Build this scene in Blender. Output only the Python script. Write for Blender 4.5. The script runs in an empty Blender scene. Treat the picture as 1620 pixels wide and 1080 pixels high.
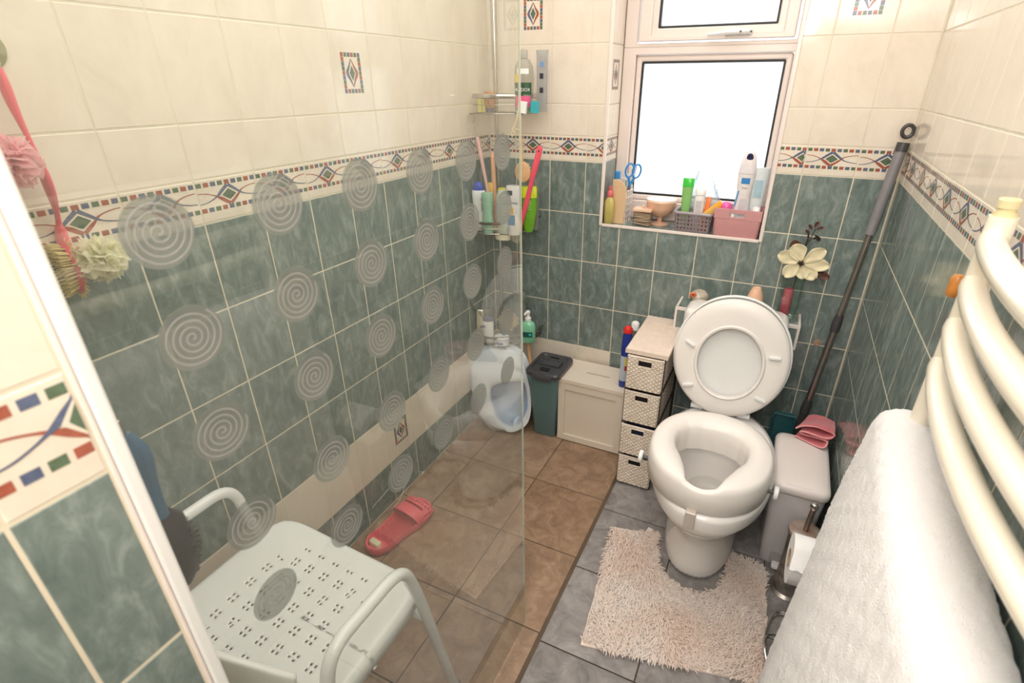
import bpy, bmesh, math, random
from mathutils import Vector, Matrix, Euler
random.seed(7)
PI = math.pi
scene = bpy.context.scene
COL = scene.collection
# ------------------------------------------------------------------ camera
cd = bpy.data.cameras.new('camera')
camera = bpy.data.objects.new('camera', cd)
COL.objects.link(camera)
def _rot(rx, ry, rz):
    return Matrix.Rotation(rz, 3, 'Z') @ Matrix.Rotation(rx, 3, 'X') @ Matrix.Rotation(ry, 3, 'Y')
camera.matrix_world = Matrix.Translation((1.14453, -2.04712, 1.45943)) @ _rot(1.10192010, 0.00575412, 0.43756892).to_4x4()
cd.sensor_width = 36.0
cd.lens = 36.0 * 832.42 / 1620.0
cd.shift_x = -(835.40 - 810.0) / 1620.0
cd.shift_y = (550.94 - 540.0) / 1620.0
cd.clip_start = 0.01
cd.dof.use_dof = True
cd.dof.focus_distance = 1.75
cd.dof.aperture_fstop = 5.6
scene.camera = camera
# ------------------------------------------------------------------ world and light
scene.view_settings.view_transform = 'Standard'
scene.view_settings.look = 'None'
scene.view_settings.gamma = 1.0
scene.view_settings.use_curve_mapping = False
scene.view_settings.exposure = 0.16
world = bpy.data.worlds.new('overcast_sky')
scene.world = world
world.use_nodes = True
bg = world.node_tree.nodes['Background']
bg.inputs['Color'].default_value = (0.93, 0.97, 1.0, 1)
bg.inputs['Strength'].default_value = 2.6
def area(name, loc, target, size, size_y, power, color):
    l = bpy.data.lights.new(name, 'AREA'); l.shape = 'RECTANGLE'
    l.size = size; l.size_y = size_y; l.energy = power; l.color = color
    o = bpy.data.objects.new(name, l); COL.objects.link(o)
    o.location = loc
    d = Vector(target) - Vector(loc)
    o.rotation_euler = d.to_track_quat('-Z', 'Y').to_euler()
    return o
area('ceiling_bounce_fill', (0.75, -1.30, 2.34), (0.75, -1.30, 0), 1.3, 2.2, 22.0, (1.0, 0.975, 0.95))  # added soft fill for flash bounced off the ceiling, not a fitting
area('bounced_flash_light', (1.10, -2.68, 1.95), (0.85, -0.6, 0.3), 0.9, 0.7, 21.0, (1.0, 0.975, 0.95))
area('flash_light', (1.06, -2.16, 1.76), (0.85, -0.3, 0.6), 0.08, 0.06, 1.5, (1.0, 0.97, 0.93))

# ------------------------------------------------------------------ materials
def srgb(r, g, b):
    def f(c):
        c /= 255.0
        return c / 12.92 if c <= 0.04045 else ((c + 0.055) / 1.055) ** 2.4
    return (f(r), f(g), f(b), 1.0)
MATS = {}
def mat(name, col, rough=0.4, metal=0.0, trans=0.0, coat=0.0, sss=0.0, var=0.06, vscale=30.0, bump=0.0, bscale=60.0, sheen=0.0, spec=0.5, col2=None):
    """principled material with a little procedural colour variation and bump"""
    if name in MATS: return MATS[name]
    m = bpy.data.materials.new(name); m.use_nodes = True
    nt = m.node_tree; N = nt.nodes; L = nt.links
    p = N['Principled BSDF']
    c = srgb(*col)
    p.inputs['Roughness'].default_value = rough
    p.inputs['Metallic'].default_value = metal
    p.inputs['Transmission Weight'].default_value = trans
    p.inputs['Coat Weight'].default_value = coat
    p.inputs['Coat Roughness'].default_value = 0.06
    p.inputs['Specular IOR Level'].default_value = spec
    if sheen: p.inputs['Sheen Weight'].default_value = sheen
    tc = N.new('ShaderNodeTexCoord')
    nz = N.new('ShaderNodeTexNoise'); nz.inputs['Scale'].default_value = vscale; nz.inputs['Detail'].default_value = 4
    L.new(tc.outputs['Object'], nz.inputs['Vector'])
    r = N.new('ShaderNodeValToRGB')
    r.color_ramp.elements[0].position = 0.3; r.color_ramp.elements[1].position = 0.7
    k = 1 - var * 2
    r.color_ramp.elements[0].color = srgb(*col2) if col2 else (c[0] * k, c[1] * k, c[2] * k, 1)
    r.color_ramp.elements[1].color = c
    L.new(nz.outputs['Fac'], r.inputs['Fac'])
    L.new(r.outputs['Color'], p.inputs['Base Color'])
    if bump:
        n2 = N.new('ShaderNodeTexNoise'); n2.inputs['Scale'].default_value = bscale; n2.inputs['Detail'].default_value = 5
        L.new(tc.outputs['Object'], n2.inputs['Vector'])
        b = N.new('ShaderNodeBump'); b.inputs['Strength'].default_value = bump; b.inputs['Distance'].default_value = 0.003
        L.new(n2.outputs['Fac'], b.inputs['Height']); L.new(b.outputs['Normal'], p.inputs['Normal'])
    MATS[name] = m
    return m
def clear(name, tint=(240, 246, 240), ior=1.5, haze=0.0, hazecol=(225, 225, 215), rough=0.02, refl=1.7):
    """thin clear glass or plastic: see-through tint with Fresnel gloss and optional milky film"""
    if name in MATS: return MATS[name]
    m = bpy.data.materials.new(name); m.use_nodes = True
    nt = m.node_tree; N = nt.nodes; L = nt.links
    for n in list(N): N.remove(n)
    out = N.new('ShaderNodeOutputMaterial')
    tr = N.new('ShaderNodeBsdfTransparent'); tr.inputs['Color'].default_value = srgb(*tint)
    gl = N.new('ShaderNodeBsdfGlossy'); gl.inputs['Roughness'].default_value = rough
    fr = N.new('ShaderNodeFresnel'); fr.inputs['IOR'].default_value = ior
    mx = N.new('ShaderNodeMixShader')
    ge = N.new('ShaderNodeNewGeometry'); iv = N.new('ShaderNodeMath'); iv.operation = 'SUBTRACT'; iv.inputs[0].default_value = 1.0
    L.new(ge.outputs['Backfacing'], iv.inputs[1])
    fm = N.new('ShaderNodeMath'); fm.operation = 'MULTIPLY'; L.new(fr.outputs['Fac'], fm.inputs[0]); L.new(iv.outputs[0], fm.inputs[1])
    f2 = N.new('ShaderNodeMath'); f2.operation = 'MULTIPLY'; f2.use_clamp = True; L.new(fm.outputs[0], f2.inputs[0]); f2.inputs[1].default_value = refl
    L.new(f2.outputs[0], mx.inputs['Fac']); L.new(tr.outputs['BSDF'], mx.inputs[1]); L.new(gl.outputs['BSDF'], mx.inputs[2])
    last = mx
    if haze > 0:
        df = N.new('ShaderNodeBsdfDiffuse'); df.inputs['Color'].default_value = srgb(*hazecol)
        tl = N.new('ShaderNodeBsdfTranslucent'); tl.inputs['Color'].default_value = srgb(*hazecol)
        ad = N.new('ShaderNodeMixShader'); ad.inputs['Fac'].default_value = 0.5
        L.new(df.outputs['BSDF'], ad.inputs[1]); L.new(tl.outputs['BSDF'], ad.inputs[2])
        tc = N.new('ShaderNodeTexCoord'); nz = N.new('ShaderNodeTexNoise'); nz.inputs['Scale'].default_value = 9; nz.inputs['Detail'].default_value = 6
        L.new(tc.outputs['Object'], nz.inputs['Vector'])
        mp = N.new('ShaderNodeMapRange'); mp.inputs['From Min'].default_value = 0.3; mp.inputs['From Max'].default_value = 0.7
        mp.inputs['To Min'].default_value = haze * 0.7; mp.inputs['To Max'].default_value = min(1, haze * 1.3)
        L.new(nz.outputs['Fac'], mp.inputs['Value'])
        m2 = N.new('ShaderNodeMixShader')
        hm = N.new('ShaderNodeMath'); hm.operation = 'MULTIPLY'; L.new(mp.outputs['Result'], hm.inputs[0]); L.new(iv.outputs[0], hm.inputs[1])
        L.new(hm.outputs[0], m2.inputs['Fac']); L.new(mx.outputs['Shader'], m2.inputs[1]); L.new(ad.outputs['Shader'], m2.inputs[2])
        last = m2
    L.new(last.outputs['Shader'], out.inputs['Surface'])
    MATS[name] = m
    return m
def stone(name, dark, mid, light, scale, rough, stretch=(1, 1, 1), bump=0.25, rot=(0, 0, 0), rmul=1.0, vein=None):
    """mottled tile: noise offset per tile through Object Info random"""
    m = bpy.data.materials.new(name); m.use_nodes = True
    nt = m.node_tree; N = nt.nodes; L = nt.links
    p = N['Principled BSDF']
    tc = N.new('ShaderNodeTexCoord'); oi = N.new('ShaderNodeObjectInfo')
    mu = N.new('ShaderNodeMath'); mu.operation = 'MULTIPLY'; mu.inputs[1].default_value = 37.0
    L.new(oi.outputs['Random'], mu.inputs[0])
    ad = N.new('ShaderNodeVectorMath'); ad.operation = 'ADD'
    mp = N.new('ShaderNodeMapping'); mp.inputs['Scale'].default_value = stretch; mp.inputs['Rotation'].default_value = rot
    L.new(tc.outputs['Object'], mp.inputs['Vector'])
    L.new(mp.outputs['Vector'], ad.inputs[0]); L.new(mu.outputs['Value'], ad.inputs[1])
    nz = N.new('ShaderNodeTexNoise'); nz.inputs['Scale'].default_value = scale; nz.inputs['Detail'].default_value = 9
    nz.inputs['Roughness'].default_value = 0.68; nz.inputs['Distortion'].default_value = 0.7
    L.new(ad.outputs['Vector'], nz.inputs['Vector'])
    r = N.new('ShaderNodeValToRGB'); e = r.color_ramp.elements
    e[0].position = 0.30; e[0].color = srgb(*dark); e[1].position = 0.72; e[1].color = srgb(*light)
    k = e.new(0.5); k.color = srgb(*mid)
    if vein:
        k2 = e.new(0.83); k2.color = srgb(*vein)
    L.new(nz.outputs['Fac'], r.inputs['Fac'])
    br = N.new('ShaderNodeBrightContrast')
    b2 = N.new('ShaderNodeMapRange'); b2.inputs['To Min'].default_value = -0.012 * rmul; b2.inputs['To Max'].default_value = 0.012 * rmul
    L.new(oi.outputs['Random'], b2.inputs['Value']); L.new(b2.outputs['Result'], br.inputs['Bright'])
    L.new(r.outputs['Color'], br.inputs['Color']); L.new(br.outputs['Color'], p.inputs['Base Color'])
    p.inputs['Roughness'].default_value = rough
    bp = N.new('ShaderNodeBump'); bp.inputs['Strength'].default_value = bump; bp.inputs['Distance'].default_value = 0.0015
    L.new(nz.outputs['Fac'], bp.inputs['Height']); L.new(bp.outputs['Normal'], p.inputs['Normal'])
    MATS[name] = m
    return m
GREEN = stone('green_marbled_tile', (98, 112, 108), (120, 133, 128), (156, 167, 161), 34, 0.12, (1.0, 0.45, 1.0), 0.10, (0, 0, 0.6))
CREAM = stone('cream_mottled_tile', (222, 210, 194), (230, 219, 203), (235, 226, 211), 9, 0.09, (1, 0.6, 1), 0.05, (0, 0, 0.5), 0.4)
GREYFLOOR = stone('grey_slate_floor_tile', (112, 107, 105), (142, 137, 135), (170, 166, 163), 15, 0.42, (1, 1, 1), 0.5, (0, 0, 0.4), 2.0, (192, 190, 186))
BROWNFLOOR = stone('brown_slate_floor_tile', (122, 98, 80), (150, 122, 98), (176, 150, 124), 15, 0.45, (1, 1, 1), 0.5, (0, 0, 1.0), 2.0, (206, 188, 160))
GROUT = mat('cream_grout', (230, 220, 198), 0.8, var=0.08, vscale=12, bump=0.2)
BGROUT = mat('brown_floor_grout', (104, 88, 72), 0.85, var=0.12, vscale=14, bump=0.2)
RED = mat('terracotta_print', (172, 96, 76), 0.15, var=0.12, vscale=120)
BLUE = mat('slate_blue_print', (98, 108, 136), 0.15, var=0.12, vscale=120)
GRN = mat('moss_green_print', (98, 118, 92), 0.15, var=0.14, vscale=120)
WPAINT = mat('white_ceiling_paint', (240, 236, 228), 0.9, var=0.01)
UPVC = mat('white_upvc', (236, 222, 214), 0.28, var=0.015, vscale=6)
TRIMW = mat('white_plastic_trim', (238, 226, 218), 0.3, var=0.02, vscale=8)
CERAM = mat('white_ceramic', (236, 232, 228), 0.07, coat=0.4, var=0.008, vscale=5)
PLASW = mat('white_plastic', (234, 234, 232), 0.28, var=0.01, vscale=8)
PLASC = mat('ivory_moulded_plastic', (238, 232, 226), 0.32, var=0.012, vscale=8)
CHROME = mat('chrome', (205, 203, 200), 0.13, metal=1.0, var=0.05, vscale=40)
STEEL = mat('brushed_steel', (168, 160, 154), 0.28, metal=1.0, var=0.12, vscale=18)
RADI = mat('cream_radiator_enamel', (240, 232, 214), 0.22, coat=0.3, var=0.01, vscale=5)
TOWEL = mat('white_terry_towel', (240, 236, 235), 0.95, var=0.02, vscale=90, bump=1.0, bscale=420, sheen=0.5)
DARK = mat('black_rubber', (28, 28, 30), 0.5, var=0.05)
DGREY = mat('dark_grey_plastic', (74, 74, 78), 0.35, var=0.05)

# ------------------------------------------------------------------ mesh builder
class MB:
    def __init__(s): s.v = []; s.f = []; s.m = []; s.mi = 0
    def slot(s, i): s.mi = i; return s
    def add(s, vs, fs):
        b = len(s.v); s.v += [tuple(v) for v in vs]
        for f in fs: s.f.append([b + i for i in f]); s.m.append(s.mi)
        return s
    def box(s, x0, x1, y0, y1, z0, z1, mtx=None):
        vs = [Vector((x, y, z)) for z in (z0, z1) for y in (y0, y1) for x in (x0, x1)]
        if mtx: vs = [mtx @ v for v in vs]
        return s.add(vs, [(0, 2, 3, 1), (4, 5, 7, 6), (0, 1, 5, 4), (2, 6, 7, 3), (0, 4, 6, 2), (1, 3, 7, 5)])
    def rings(s, rings, cap0=True, cap1=True, closed=False):
        n = len(rings[0]); vs = [v for r in rings for v in r]; fs = []
        R = len(rings)
        for i in range(R if closed else R - 1):
            a = i * n; b = ((i + 1) % R) * n
            for j in range(n):
                k = (j + 1) % n
                fs.append((a + j, a + k, b + k, b + j))
        if not closed:
            if cap0: fs.append(tuple(range(n - 1, -1, -1)))
            if cap1: fs.append(tuple((R - 1) * n + j for j in range(n)))
        return s.add(vs, fs)
    def lathe(s, prof, c=(0, 0, 0), seg=24, sx=1.0, sy=1.0, mtx=None, cap0=True, cap1=True, sup=2.0):
        rr = []
        for r, z in prof:
            ring = []
            for j in range(seg):
                a = 2 * PI * j / seg; ca, sa = math.cos(a), math.sin(a)
                k = 1.0
                if sup != 2.0: k = (abs(ca) ** sup + abs(sa) ** sup) ** (-1 / sup)
                v = Vector((r * sx * ca * k, r * sy * sa * k, z))
                if mtx: v = mtx @ v
                ring.append(v + Vector(c))
            rr.append(ring)
        return s.rings(rr, cap0, cap1)
    def tube(s, pts, r, seg=10, closed=False, flat=1.0, caps=True):
        pts = [Vector(p) for p in pts]; n = len(pts); rr = []
        rad = r if isinstance(r, (list, tuple)) else [r] * n
        up = None
        for i, p in enumerate(pts):
            if closed: t = pts[(i + 1) % n] - pts[i - 1]
            else: t = pts[min(i + 1, n - 1)] - pts[max(i - 1, 0)]
            t.normalize()
            if up is None:
                up = Vector((0, 0, 1)) if abs(t.z) < 0.9 else Vector((1, 0, 0))
            up = up - t * up.dot(t)
            if up.length < 1e-5: up = t.orthogonal()
            up.normalize(); sd = t.cross(up)
            rr.append([p + (sd * math.cos(2 * PI * j / seg) + up * math.sin(2 * PI * j / seg) * flat) * rad[i] for j in range(seg)])
        return s.rings(rr, caps, caps, closed)
    def prism(s, outline, z0, z1, bev=0.0, mtx=None, ins=None):
        """outline: CCW 2D list; bevelled top edge when bev"""
        def inset(o, d):
            n = len(o); res = []
            for i in range(n):
                a, b, c = Vector(o[i - 1]), Vector(o[i]), Vector(o[(i + 1) % n])
                e1 = (b - a).normalized(); e2 = (c - b).normalized()
                n1 = Vector((-e1.y, e1.x)); n2 = Vector((-e2.y, e2.x))
                k = (n1 + n2); l = max(0.25, k.length_squared / 2)
                res.append(tuple(b + k * d / l / 1.0 * 0.5 * 2 / 2 * 1.0) if False else tuple(b + (k / max(1e-6, k.length)) * d))
            return res
        rr = [[Vector((x, y, z0)) for x, y in outline]]
        if bev:
            rr.append([Vector((x, y, z1 - bev)) for x, y in outline])
            o2 = inset(outline, bev * 0.35); rr.append([Vector((x, y, z1 - bev * 0.3)) for x, y in o2])
            o3 = inset(outline, bev); rr.append([Vector((x, y, z1)) for x, y in o3])
        else: rr.append([Vector((x, y, z1)) for x, y in outline])
        if mtx: rr = [[mtx @ v for v in r] for r in rr]
        return s.rings(rr)
    def grid(s, nu, nv, fn, skip=None):
        vs = [fn(i / nu, j / nv) for j in range(nv + 1) for i in range(nu + 1)]
        fs = []
        for j in range(nv):
            for i in range(nu):
                if skip and skip(i, j): continue
                a = j * (nu + 1) + i; fs.append((a, a + 1, a + nu + 2, a + nu + 1))
        return s.add(vs, fs)
    def mesh(s, name, mats, smooth=35, fix=True):
        me = bpy.data.meshes.new(name)
        me.from_pydata([tuple(v) for v in s.v], [], s.f)
        mats = mats if isinstance(mats, (list, tuple)) else [mats]
        for m in mats: me.materials.append(m)
        if len(mats) > 1: me.polygons.foreach_set('material_index', s.m)
        if fix:
            bm = bmesh.new(); bm.from_mesh(me); bmesh.ops.recalc_face_normals(bm, faces=bm.faces); bm.to_mesh(me); bm.free()
        if smooth:
            me.shade_smooth(); me.set_sharp_from_angle(angle=math.radians(smooth))
        me.update()
        return me
    def build(s, name, mats, parent=None, loc=(0, 0, 0), rot=(0, 0, 0), smooth=35, fix=True, label=None):
        o = bpy.data.objects.new(name, s.mesh(name, mats, smooth, fix))
        COL.objects.link(o); o.parent = parent; o.location = loc; o.rotation_euler = rot
        if label: o['label'] = label
        return o
def tag(o, label, cat, group=None, kind=None):
    o['label'] = label; o['category'] = cat
    if group: o['group'] = group
    if kind: o['kind'] = kind
    return o
def thing(name, label, cat, loc=(0, 0, 0), rot=(0, 0, 0), group=None):
    o = bpy.data.objects.new(name, None); COL.objects.link(o)
    o.empty_display_size = 0.05
    o.location = loc; o.rotation_euler = rot
    return tag(o, label, cat, group)
def struct(o, label=None):
    o['kind'] = 'structure'
    if label: o['label'] = label
    return o
def bev(o, w=0.003, seg=2, ang=40):
    m = o.modifiers.new('bevel', 'BEVEL'); m.width = w; m.segments = seg; m.limit_method = 'ANGLE'; m.angle_limit = math.radians(ang)
    return o
def subs(o, lv=2):
    m = o.modifiers.new('subsurf', 'SUBSURF'); m.levels = lv; m.render_levels = lv
    return o
def solid(o, t, off=-1):
    m = o.modifiers.new('solid', 'SOLIDIFY'); m.thickness = t; m.offset = off
    return o
def circ(cx, cy, r, n=24, sy=1.0): return [(cx + r * math.cos(2 * PI * i / n), cy + r * sy * math.sin(2 * PI * i / n)) for i in range(n)]
def rrect(x0, x1, y0, y1, r, n=5):
    o = []
    for cx, cy, a0 in ((x1 - r, y0 + r, -PI / 2), (x1 - r, y1 - r, 0), (x0 + r, y1 - r, PI / 2), (x0 + r, y0 + r, PI)):
        for i in range(n + 1):
            a = a0 + PI / 2 * i / n; o.append((cx + r * math.cos(a), cy + r * math.sin(a)))
    return o
def smoothpts(pts, n=6):
    """Catmull-Rom resample"""
    P = [Vector(p) for p in pts]; P = [P[0] * 2 - P[1]] + P + [P[-1] * 2 - P[-2]]; out = []
    for i in range(1, len(P) - 2):
        for k in range(n):
            t = k / n; a, b, c, d = P[i - 1], P[i], P[i + 1], P[i + 2]
            out.append(0.5 * ((2 * b) + (c - a) * t + (2 * a - 5 * b + 4 * c - d) * t * t + (3 * b - a - 3 * c + d) * t ** 3))
    out.append(P[-2]); return out
def text(body, size, material, parent, loc, rot=(PI / 2, 0, 0), depth=0.0004, name='lettering', align='CENTER'):
    cu = bpy.data.curves.new(name, 'FONT'); cu.body = body; cu.size = size; cu.extrude = depth; cu.align_x = align; cu.align_y = 'CENTER'
    cu.resolution_u = 3
    tmp = bpy.data.objects.new(name, cu); COL.objects.link(tmp)
    bpy.context.view_layer.update()
    me = bpy.data.meshes.new_from_object(tmp.evaluated_get(bpy.context.evaluated_depsgraph_get()))
    bpy.data.objects.remove(tmp)
    me.materials.clear(); me.materials.append(material)
    o = bpy.data.objects.new(name, me); COL.objects.link(o); o.parent = parent; o.location = loc; o.rotation_euler = rot
    return o

# ------------------------------------------------------------------ room shell
W = 1.4614; YB = -2.75; ZC = 2.37
A = 0.1525; ROW0 = 1.18; B = 0.19983; G = 0.0036
WX0, WX1, WZ0, WZ1 = 0.495, 1.102, 0.945, 2.13
DEP = 0.165
s = MB(); s.box(-0.1, -0.0007, YB, 0.1, -0.1, ZC + 0.1)
wall_left = struct(s.build('wall_left', GROUT, smooth=0))
s = MB(); t0 = 0.0007
s.box(-0.0015, WX0 - 0.003, t0, 0.28, -0.1, ZC + 0.1); s.box(WX1 + 0.003, W + 0.0015, t0, 0.28, -0.1, ZC + 0.1)
s.box(WX0 - 0.003, WX1 + 0.003, t0, 0.28, -0.1, WZ0 - 0.003); s.box(WX0 - 0.003, WX1 + 0.003, t0, 0.28, WZ1, ZC + 0.1)
wall_back = struct(s.build('wall_back', GROUT, smooth=0))
s = MB(); s.box(W + 0.0007, W + 0.1, YB, 0.28, -0.1, ZC + 0.1)
wall_right = struct(s.build('wall_right', GROUT, smooth=0))
s = MB(); s.box(-0.1, W + 0.1, YB - 0.1, YB, -0.1, ZC + 0.1)
wall_front = struct(s.build('wall_front', mat('cream_wall_paint', (228, 218, 200), 0.8, var=0.02), smooth=0))
s = MB(); s.box(-0.1, W + 0.1, YB - 0.1, 0.1, ZC, ZC + 0.1)
ceiling = struct(s.build('ceiling', WPAINT, smooth=0))
s = MB(); s.box(-0.1, W + 0.1, YB - 0.1, 0.1, -0.1, -0.006)
floor = struct(s.build('floor', BGROUT, smooth=0))
# stub wall carrying the shower screen
NX, NY = 0.694, -1.889
s = MB(); s.box(0.594, NX - 0.0007, YB, NY, -0.006, ZC)
wall_partition = struct(s.build('wall_partition', GROUT, smooth=0))

# tile meshes, shared by size
TM = {}
def tile_mesh(kind, w, h):
    key = (kind, round(w, 3), round(h, 3))
    if key in TM: return TM[key]
    s = MB(); e = 0.0010
    a = [Vector((x * w / 2, y * h / 2, -0.003)) for x, y in ((-1, -1), (1, -1), (1, 1), (-1, 1))]
    b = [Vector((x * w / 2, y * h / 2, -0.0007)) for x, y in ((-1, -1), (1, -1), (1, 1), (-1, 1))]
    c = [Vector((x * (w / 2 - e), y * (h / 2 - e), 0)) for x, y in ((-1, -1), (1, -1), (1, 1), (-1, 1))]
    s.rings([a, b, c], cap0=False)
    mats = {'g': [GREEN], 'c': [CREAM], 'y': [GREYFLOOR], 'n': [BROWNFLOOR]}.get(kind, [CREAM, RED, BLUE, GRN])
    z = 0.0003
    xo = 0.0
    if kind == 'b' and w < 0.14: xo = 0.07625 - 0.0018 - w / 2
    def quad(p, sl):
        p = [(min(x + xo, w / 2 - 0.0012), y) for x, y in p]
        if max(x for x, y in p) - min(x for x, y in p) < 0.0004: return
        s.slot(sl).add([Vector((x, y, z)) for x, y in p], [tuple(range(len(p)))])
    def strip(pts, sl):
        # pts: (x, y, halfwidth)
        P = []
        for i, (x, y, hw) in enumerate(pts):
            x0, y0, _ = pts[max(i - 1, 0)]; x1, y1, _ = pts[min(i + 1, len(pts) - 1)]
            d = Vector((x1 - x0, y1 - y0)).normalized()
            P.append(((x - d.y * hw, y + d.x * hw), (x + d.y * hw, y - d.x * hw)))
        for i in range(len(P) - 1):
            quad([P[i][0], P[i][1], P[i + 1][1], P[i + 1][0]], sl)
    if kind == 'b':      # border tile
        n = 9; pit = 0.1525 / n; q = 0.0062
        cols = [3, 1, 2]
        for i in range(n):
            x = -0.1525 / 2 + pit * (i + 0.5)
            if not (-w / 2 < x + xo - q and x + xo + q < w / 2): continue
            quad([(x - q, 0.0292), (x + q, 0.0292), (x + q, 0.0386), (x - q, 0.0386)], cols[i % 3])
            quad([(x - q, -0.0240), (x + q, -0.0240), (x + q, -0.0146 - 0.0), (x - q, -0.0146)], cols[(i + 1) % 3])
        oy = 0.0073
        cr = lambda P: [(p.x, p.y + oy, p.z) for p in smoothpts([Vector(p) for p in P], 4)]
        if w > 0.05:
            z = 0.0003
            strip(cr([(-0.074, 0.010, 0.0008), (-0.055, 0.008, 0.001), (-0.035, 0.001, 0.0014), (-0.018, -0.009, 0.0042), (0.0, -0.0190, 0.0056)]), 1)
            strip(cr([(0.0, -0.0190, 0.0056), (0.018, -0.006, 0.0044), (0.035, 0.006, 0.0014), (0.055, 0.0115, 0.001), (0.074, 0.013, 0.0008)]), 1)
            z = 0.0005
            strip(cr([(-0.074, -0.0125, 0.0008), (-0.055, -0.0105, 0.001), (-0.035, -0.003, 0.0014), (-0.018, 0.007, 0.0044), (0.0, 0.0190, 0.0056)]), 2)
            strip(cr([(0.0, 0.0190, 0.0056), (0.018, 0.007, 0.0042), (0.035, -0.003, 0.0014), (0.055, -0.0085, 0.001), (0.074, -0.0105, 0.0008)]), 2)
            z = 0.0007
            quad([(0, -0.0162 + oy), (0.0235, oy), (0, 0.0162 + oy), (-0.0235, oy)], 0)
            z = 0.0009
            quad([(0, -0.0125 + oy), (0.0182, oy), (0, 0.0125 + oy), (-0.0182, oy)], 3)
    if kind == 'i':      # small diamond insert
        cols = [2, 1, 3]
        q = 0.0052; W2, H2 = 0.0325, 0.0445
        for i in range(6):
            x = -W2 + 2 * W2 * i / 5
            for yy in (-H2, H2): quad([(x - q, yy - q), (x + q, yy - q), (x + q, yy + q), (x - q, yy + q)], cols[(i + (yy > 0)) % 3])
        for j in range(1, 8):
            y = -H2 + 2 * H2 * j / 8
            for xx in (-W2, W2): quad([(xx - q, y - q), (xx + q, y - q), (xx + q, y + q), (xx - q, y + q)], cols[(j + (xx > 0)) % 3])
        z = 0.0003
        strip([(p.x, p.y, p.z) for p in smoothpts([Vector(t) for t in ((0, 0.035, 0.001), (-0.009, 0.017, 0.0028), (-0.0185, 0.0, 0.005), (-0.009, -0.017, 0.0034), (0, -0.034, 0.001))], 4)], 2)
        strip([(p.x, p.y, p.z) for p in smoothpts([Vector(t) for t in ((0, 0.035, 0.001), (0.009, 0.017, 0.0028), (0.0185, 0.0, 0.005), (0.009, -0.017, 0.0034), (0, -0.034, 0.001))], 4)], 1)
        z = 0.0006
        quad([(0, -0.019), (0.0105, 0), (0, 0.019), (-0.0105, 0)], 3)
    TM[key] = s.mesh('tile', mats, 0)
    return TM[key]
def put_tile(parent, mesh, mtx, name='tile'):
    o = bpy.data.objects.new(name, mesh); COL.objects.link(o); o.parent = parent; o.matrix_local = mtx
    return o
def frame(origin, u, v, n):
    m = Matrix((Vector(u), Vector(v), Vector(n))).transposed().to_4x4(); m.translation = Vector(origin); return m
ROWS = []   # (z0, z1, kind)
for j in range(4): ROWS.append((ROW0 - B * (j + 1), ROW0 - B * j, 'g'))
ROWS += [(ROW0 - 5 * B, ROW0 - 4 * B, 'p'), (0.0, ROW0 - 5 * B, 'g'), (ROW0, 1.2725, 'b'), (1.2725, 1.3832, 'c')]
zz = 1.3832
while zz < ZC - 0.01:
    ROWS.append((zz, min(ZC, zz + 0.1976), 'c')); zz += 0.1976
def cut(rect, hole):
    a0, a1, b0, b1 = rect; h0, h1, k0, k1 = hole
    if a1 <= h0 or a0 >= h1 or b1 <= k0 or b0 >= k1: return [rect]
    out = []
    if a0 < h0: out.append((a0, h0, b0, b1))
    if a1 > h1: out.append((h1, a1, b0, b1))
    m0, m1 = max(a0, h0), min(a1, h1)
    if b0 < k0: out.append((m0, m1, b0, k0))
    if b1 > k1: out.append((m0, m1, k1, b1))
    return [r for r in out if r[1] - r[0] > 0.004 and r[3] - r[2] > 0.004]
def tile_wall(parent, edges, fr, special=None, plinth=lambda k: 'g', hole=None, zmin=0.0, rows=ROWS, name='tile'):
    """edges: list of u positions; fr(u, z) gives matrix of a tile centred there"""
    for (z0, z1, kind) in rows:
        for k in range(len(edges) - 1):
            u0, u1 = edges[k], edges[k + 1]
            kd = kind
            if kd == 'p': kd = plinth(k)
            if special and (k, round(z0, 2)) in special: kd = special[(k, round(z0, 2))]
            for (a0, a1, b0, b1) in (cut((u0, u1, z0, z1), hole) if hole else [(u0, u1, z0, z1)]):
                w, h = a1 - a0 - G, b1 - b0 - G
                if a1 < u1: w += G / 2
                if w < 0.003 or h < 0.003: continue
                kk = kd
                if kd in 'bi' and (b1 - b0 < z1 - z0 - 0.001): kk = 'c'
                put_tile(parent, tile_mesh(kk, w, h), fr((a0 + a1) / 2, (b0 + b1) / 2))
# left wall: u = -y ; normal +x ; u axis must run so that u x v = n : u=(0,1,0), v=z -> n = x
lw = [0.0, 0.0836] + [0.2361 + A * k for k in range(17)]
ri = lambda z: round(z, 2)
tile_wall(wall_left, lw, lambda u, z: frame((0, -u, z), (0, 1, 0), (0, 0, 1), (1, 0, 0)),
          {(5, ri(1.3832)): 'i', (5, ri(ROW0 - 5 * B)): 'i', (11, ri(1.3832)): 'i'}, plinth=lambda k: 'c')
bw = [0.0, 0.1189] + [0.2714 + A * k for k in range(8)] + [W]
tile_wall(wall_back, bw, lambda u, z: frame((u, 0, z), (1, 0, 0), (0, 0, 1), (0, -1, 0)),
          {(1, ri(1.5808)): 'i', (8, ri(1.5808)): 'i'}, plinth=lambda k: 'c' if k < 4 else 'g', hole=(WX0, WX1, WZ0, WZ1))
rw = [0.0] + [0.0964 + A * k for k in range(18)]
tile_wall(wall_right, rw, lambda u, z: frame((W, -u, z), (0, -1, 0), (0, 0, 1), (-1, 0, 0)))
nw = [-NY, 1.958] + [1.958 + A * (k + 1) for k in range(5)]
tile_wall(wall_partition, nw, lambda u, z: frame((NX, -u, z), (0, 1, 0), (0, 0, 1), (1, 0, 0)))
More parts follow.
